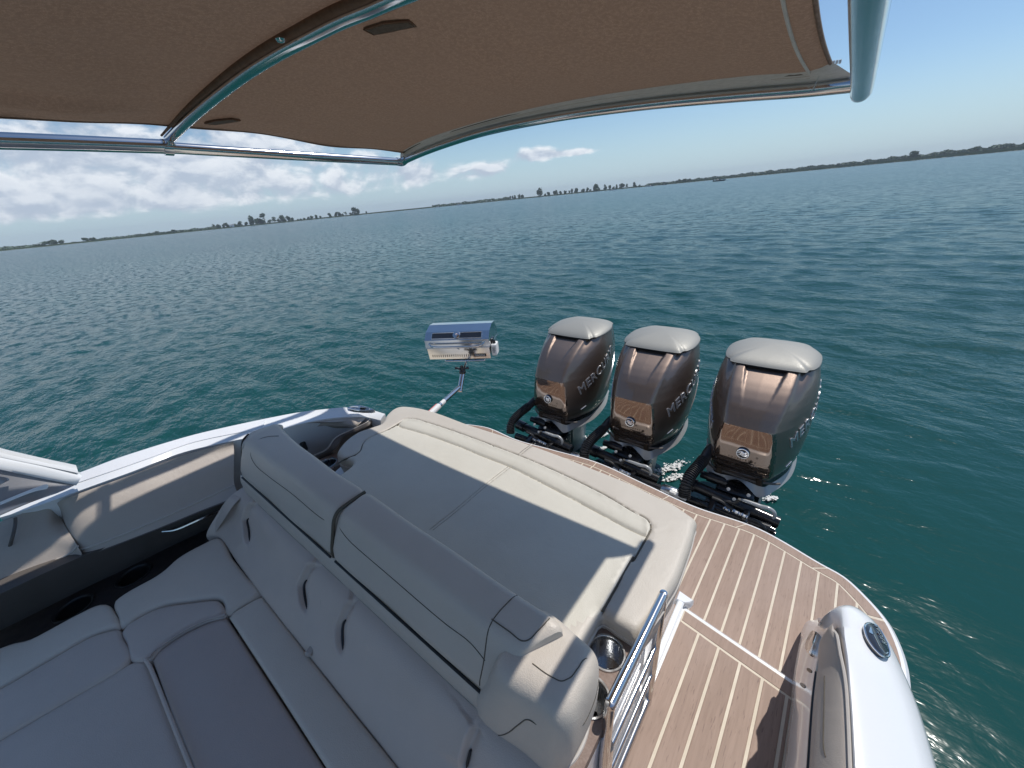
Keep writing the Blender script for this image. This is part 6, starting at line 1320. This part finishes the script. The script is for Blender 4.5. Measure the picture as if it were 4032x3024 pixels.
    part('tilt_tube', join(rod((-.13, -.12, .31), (.23, -.12, .27), .022, 14), rod((.14, -.115, .245), (.235, -.115, .235), .030, 14), rod((.15, -.17, .20), (.235, -.17, .19), .026, 14), rod((.06, -.06, .24), (.22, -.06, .225), .026, 14)), 'black', br)
    U = [(0.0408, -0.16, 0.437), (0.074, -0.16, 0.4402), (0.1162, -0.16, 0.4393), (0.1458, -0.16, 0.4385), (0.1797, -0.16, 0.443), (0.2043, -0.16, 0.4322), (0.2144, -0.16, 0.4065), (0.2088, -0.16, 0.3899)]
    part('tilt_handle', tube(U, [.006, .009, .010, .011, .011, .010, .009, .008], 10), 'chaps', br)
    for P in ([(-0.0437, -0.19, 0.4075), (-0.0103, -0.19, 0.4208), (0.0205, -0.19, 0.4255), (0.0421, -0.19, 0.4473), (0.0459, -0.19, 0.4627)], [(-0.0853, -0.2, 0.4186), (-0.0391, -0.2, 0.414), (0.0085, -0.2, 0.3922), (0.0805, -0.2, 0.3662), (0.1531, -0.2, 0.3608), (0.1921, -0.2, 0.319), (0.1777, -0.2, 0.2824), (0.1437, -0.2, 0.2713)], [(-0.1431, -0.19, 0.3437), (-0.0968, -0.19, 0.3289), (-0.0273, -0.19, 0.3082), (0.0519, -0.19, 0.2947), (0.1171, -0.19, 0.2751)]):
        part('hose', tube(P, .009, 8), 'rubber', br)
    for a, b in ([(-0.0207, -0.205, 0.3809), (0.0124, -0.205, 0.3723)], [(0.0237, -0.205, 0.3811), (0.0619, -0.205, 0.374)], [(0.0648, -0.205, 0.3756), (0.0991, -0.205, 0.3696)]):
        a, b = np.array(a), np.array(b); part('hose_fitting', join(rod(a, b, .0105, 8), rod(a+(b-a)*.1, a+(b-a)*.35, .0135, 6), rod(a+(b-a)*.7, a+(b-a)*.9, .0135, 6)), 'steel2', br)
    for p in [(-0.0166, -0.18, 0.4963), (0.0193, -0.18, 0.4416), (0.0806, -0.18, 0.4989)]: part('bolt', lathe([(.010, 0), (.009, .006), (.002, .008)], p, 8, (0, -1, .6)), 'chaps', br)
    # corrugated rigging hose
    H = [(-0.1616, 0.09, 0.5708), (-0.1807, 0.05, 0.5459), (-0.1881, -0.01, 0.5291), (-0.199, -0.07, 0.5169), (-0.2147, -0.12, 0.4971), (-0.2262, -0.17, 0.475), (-0.2299, -0.21, 0.4408), (-0.2247, -0.23, 0.3799)]
    hq = cat_(H, 130); s = np.linspace(0, 1, 130); rad = np.where(s < .30, .030, .0305+.0042*np.sign(np.sin(s*2*np.pi*46*.7)))
    V = tube(hq, list(rad), 16, smooth=False); part('rigging_hose', V, 'rubber', ang=30)
    return e
first = engine()
def kids(o): return [c for c in bpy.data.objects if c.parent is o]
def copy_tree(o, parent=None):
    c = o.copy(); COL.objects.link(c)
    if parent is not None: c.parent = parent
    for ch in kids(o): copy_tree(ch, c)
    return c
for i, (x, lab) in enumerate(((EX-.665, 'middle outboard motor of the three, bronze cowl with silver cap'), (EX-1.323, 'outboard motor nearest the grill, at the left end of the row'))):
    c = copy_tree(first); c.location.x = x; c['label'] = lab
# tie bar between the motors
tie = thing('steering_tie_bar', 'black steering bar running along the transom between the outboard motors', 'steering bar', (-.9, 1.98, .33))
obj('bar', *rod((-1.75, 2.0, .30), (.02, 2.0, .30), .026, 14), 'black', tie)
for x in (-.52, -1.18): obj('joint', *lathe([(.034, -.05), (.04, -.04), (.04, .04), (.034, .05)], (x, 2.0, .30), 14, (1, 0, 0)), 'steel2', tie)
for x in (-.46, -1.12): obj('link_fitting', *join(rod((x-.05, 1.965, .335), (x+.05, 1.965, .325), .014, 8), rod((x-.02, 1.965, .332), (x+.01, 1.965, .329), .019, 6)), 'label_white', tie)
# transom well behind the platform edge
obj('transom_pod', *prism([(-2.0, 1.74, .28), (-2.0, 1.905, .28), (.18, 1.905, .28), (.18, 1.66, .28)], .6, .02), 'black', boat)
# foam where the legs meet the water
def foam():
    g = np.random.default_rng(5); V, F = [], []
    for cx, cy, sx, sy, n in [(-1.3906, 2.7182, 0.05, 0.16, 130), (-1.2599, 2.5602, 0.03, 0.08, 60), (-0.6999, 2.5949, 0.05, 0.17, 150), (-0.6343, 2.5037, 0.05, 0.1, 50), (-0.0224, 2.6298, 0.03, 0.05, 40)]:
        for i in range(int(n*2.2)):
            u, v = g.normal(0, .42, 2); p = np.array([cx+u*sx+v*sy*.5, cy+v*sy, .012+g.uniform(0, .01)]); r = .0025+.010*g.uniform()**3; k = len(V); a0 = g.uniform(0, 6)
            V += [p+[r*math.cos(a0+t), r*math.sin(a0+t), 0] for t in (0, 1.3, 2.5, 3.8, 5)]+[p+[0, 0, r*.25]]; F += [(k+t, k+(t+1) % 5, k+5) for t in range(5)]
    tag(obj('foam', V, F, 'label_white'), kind='stuff')
foam()
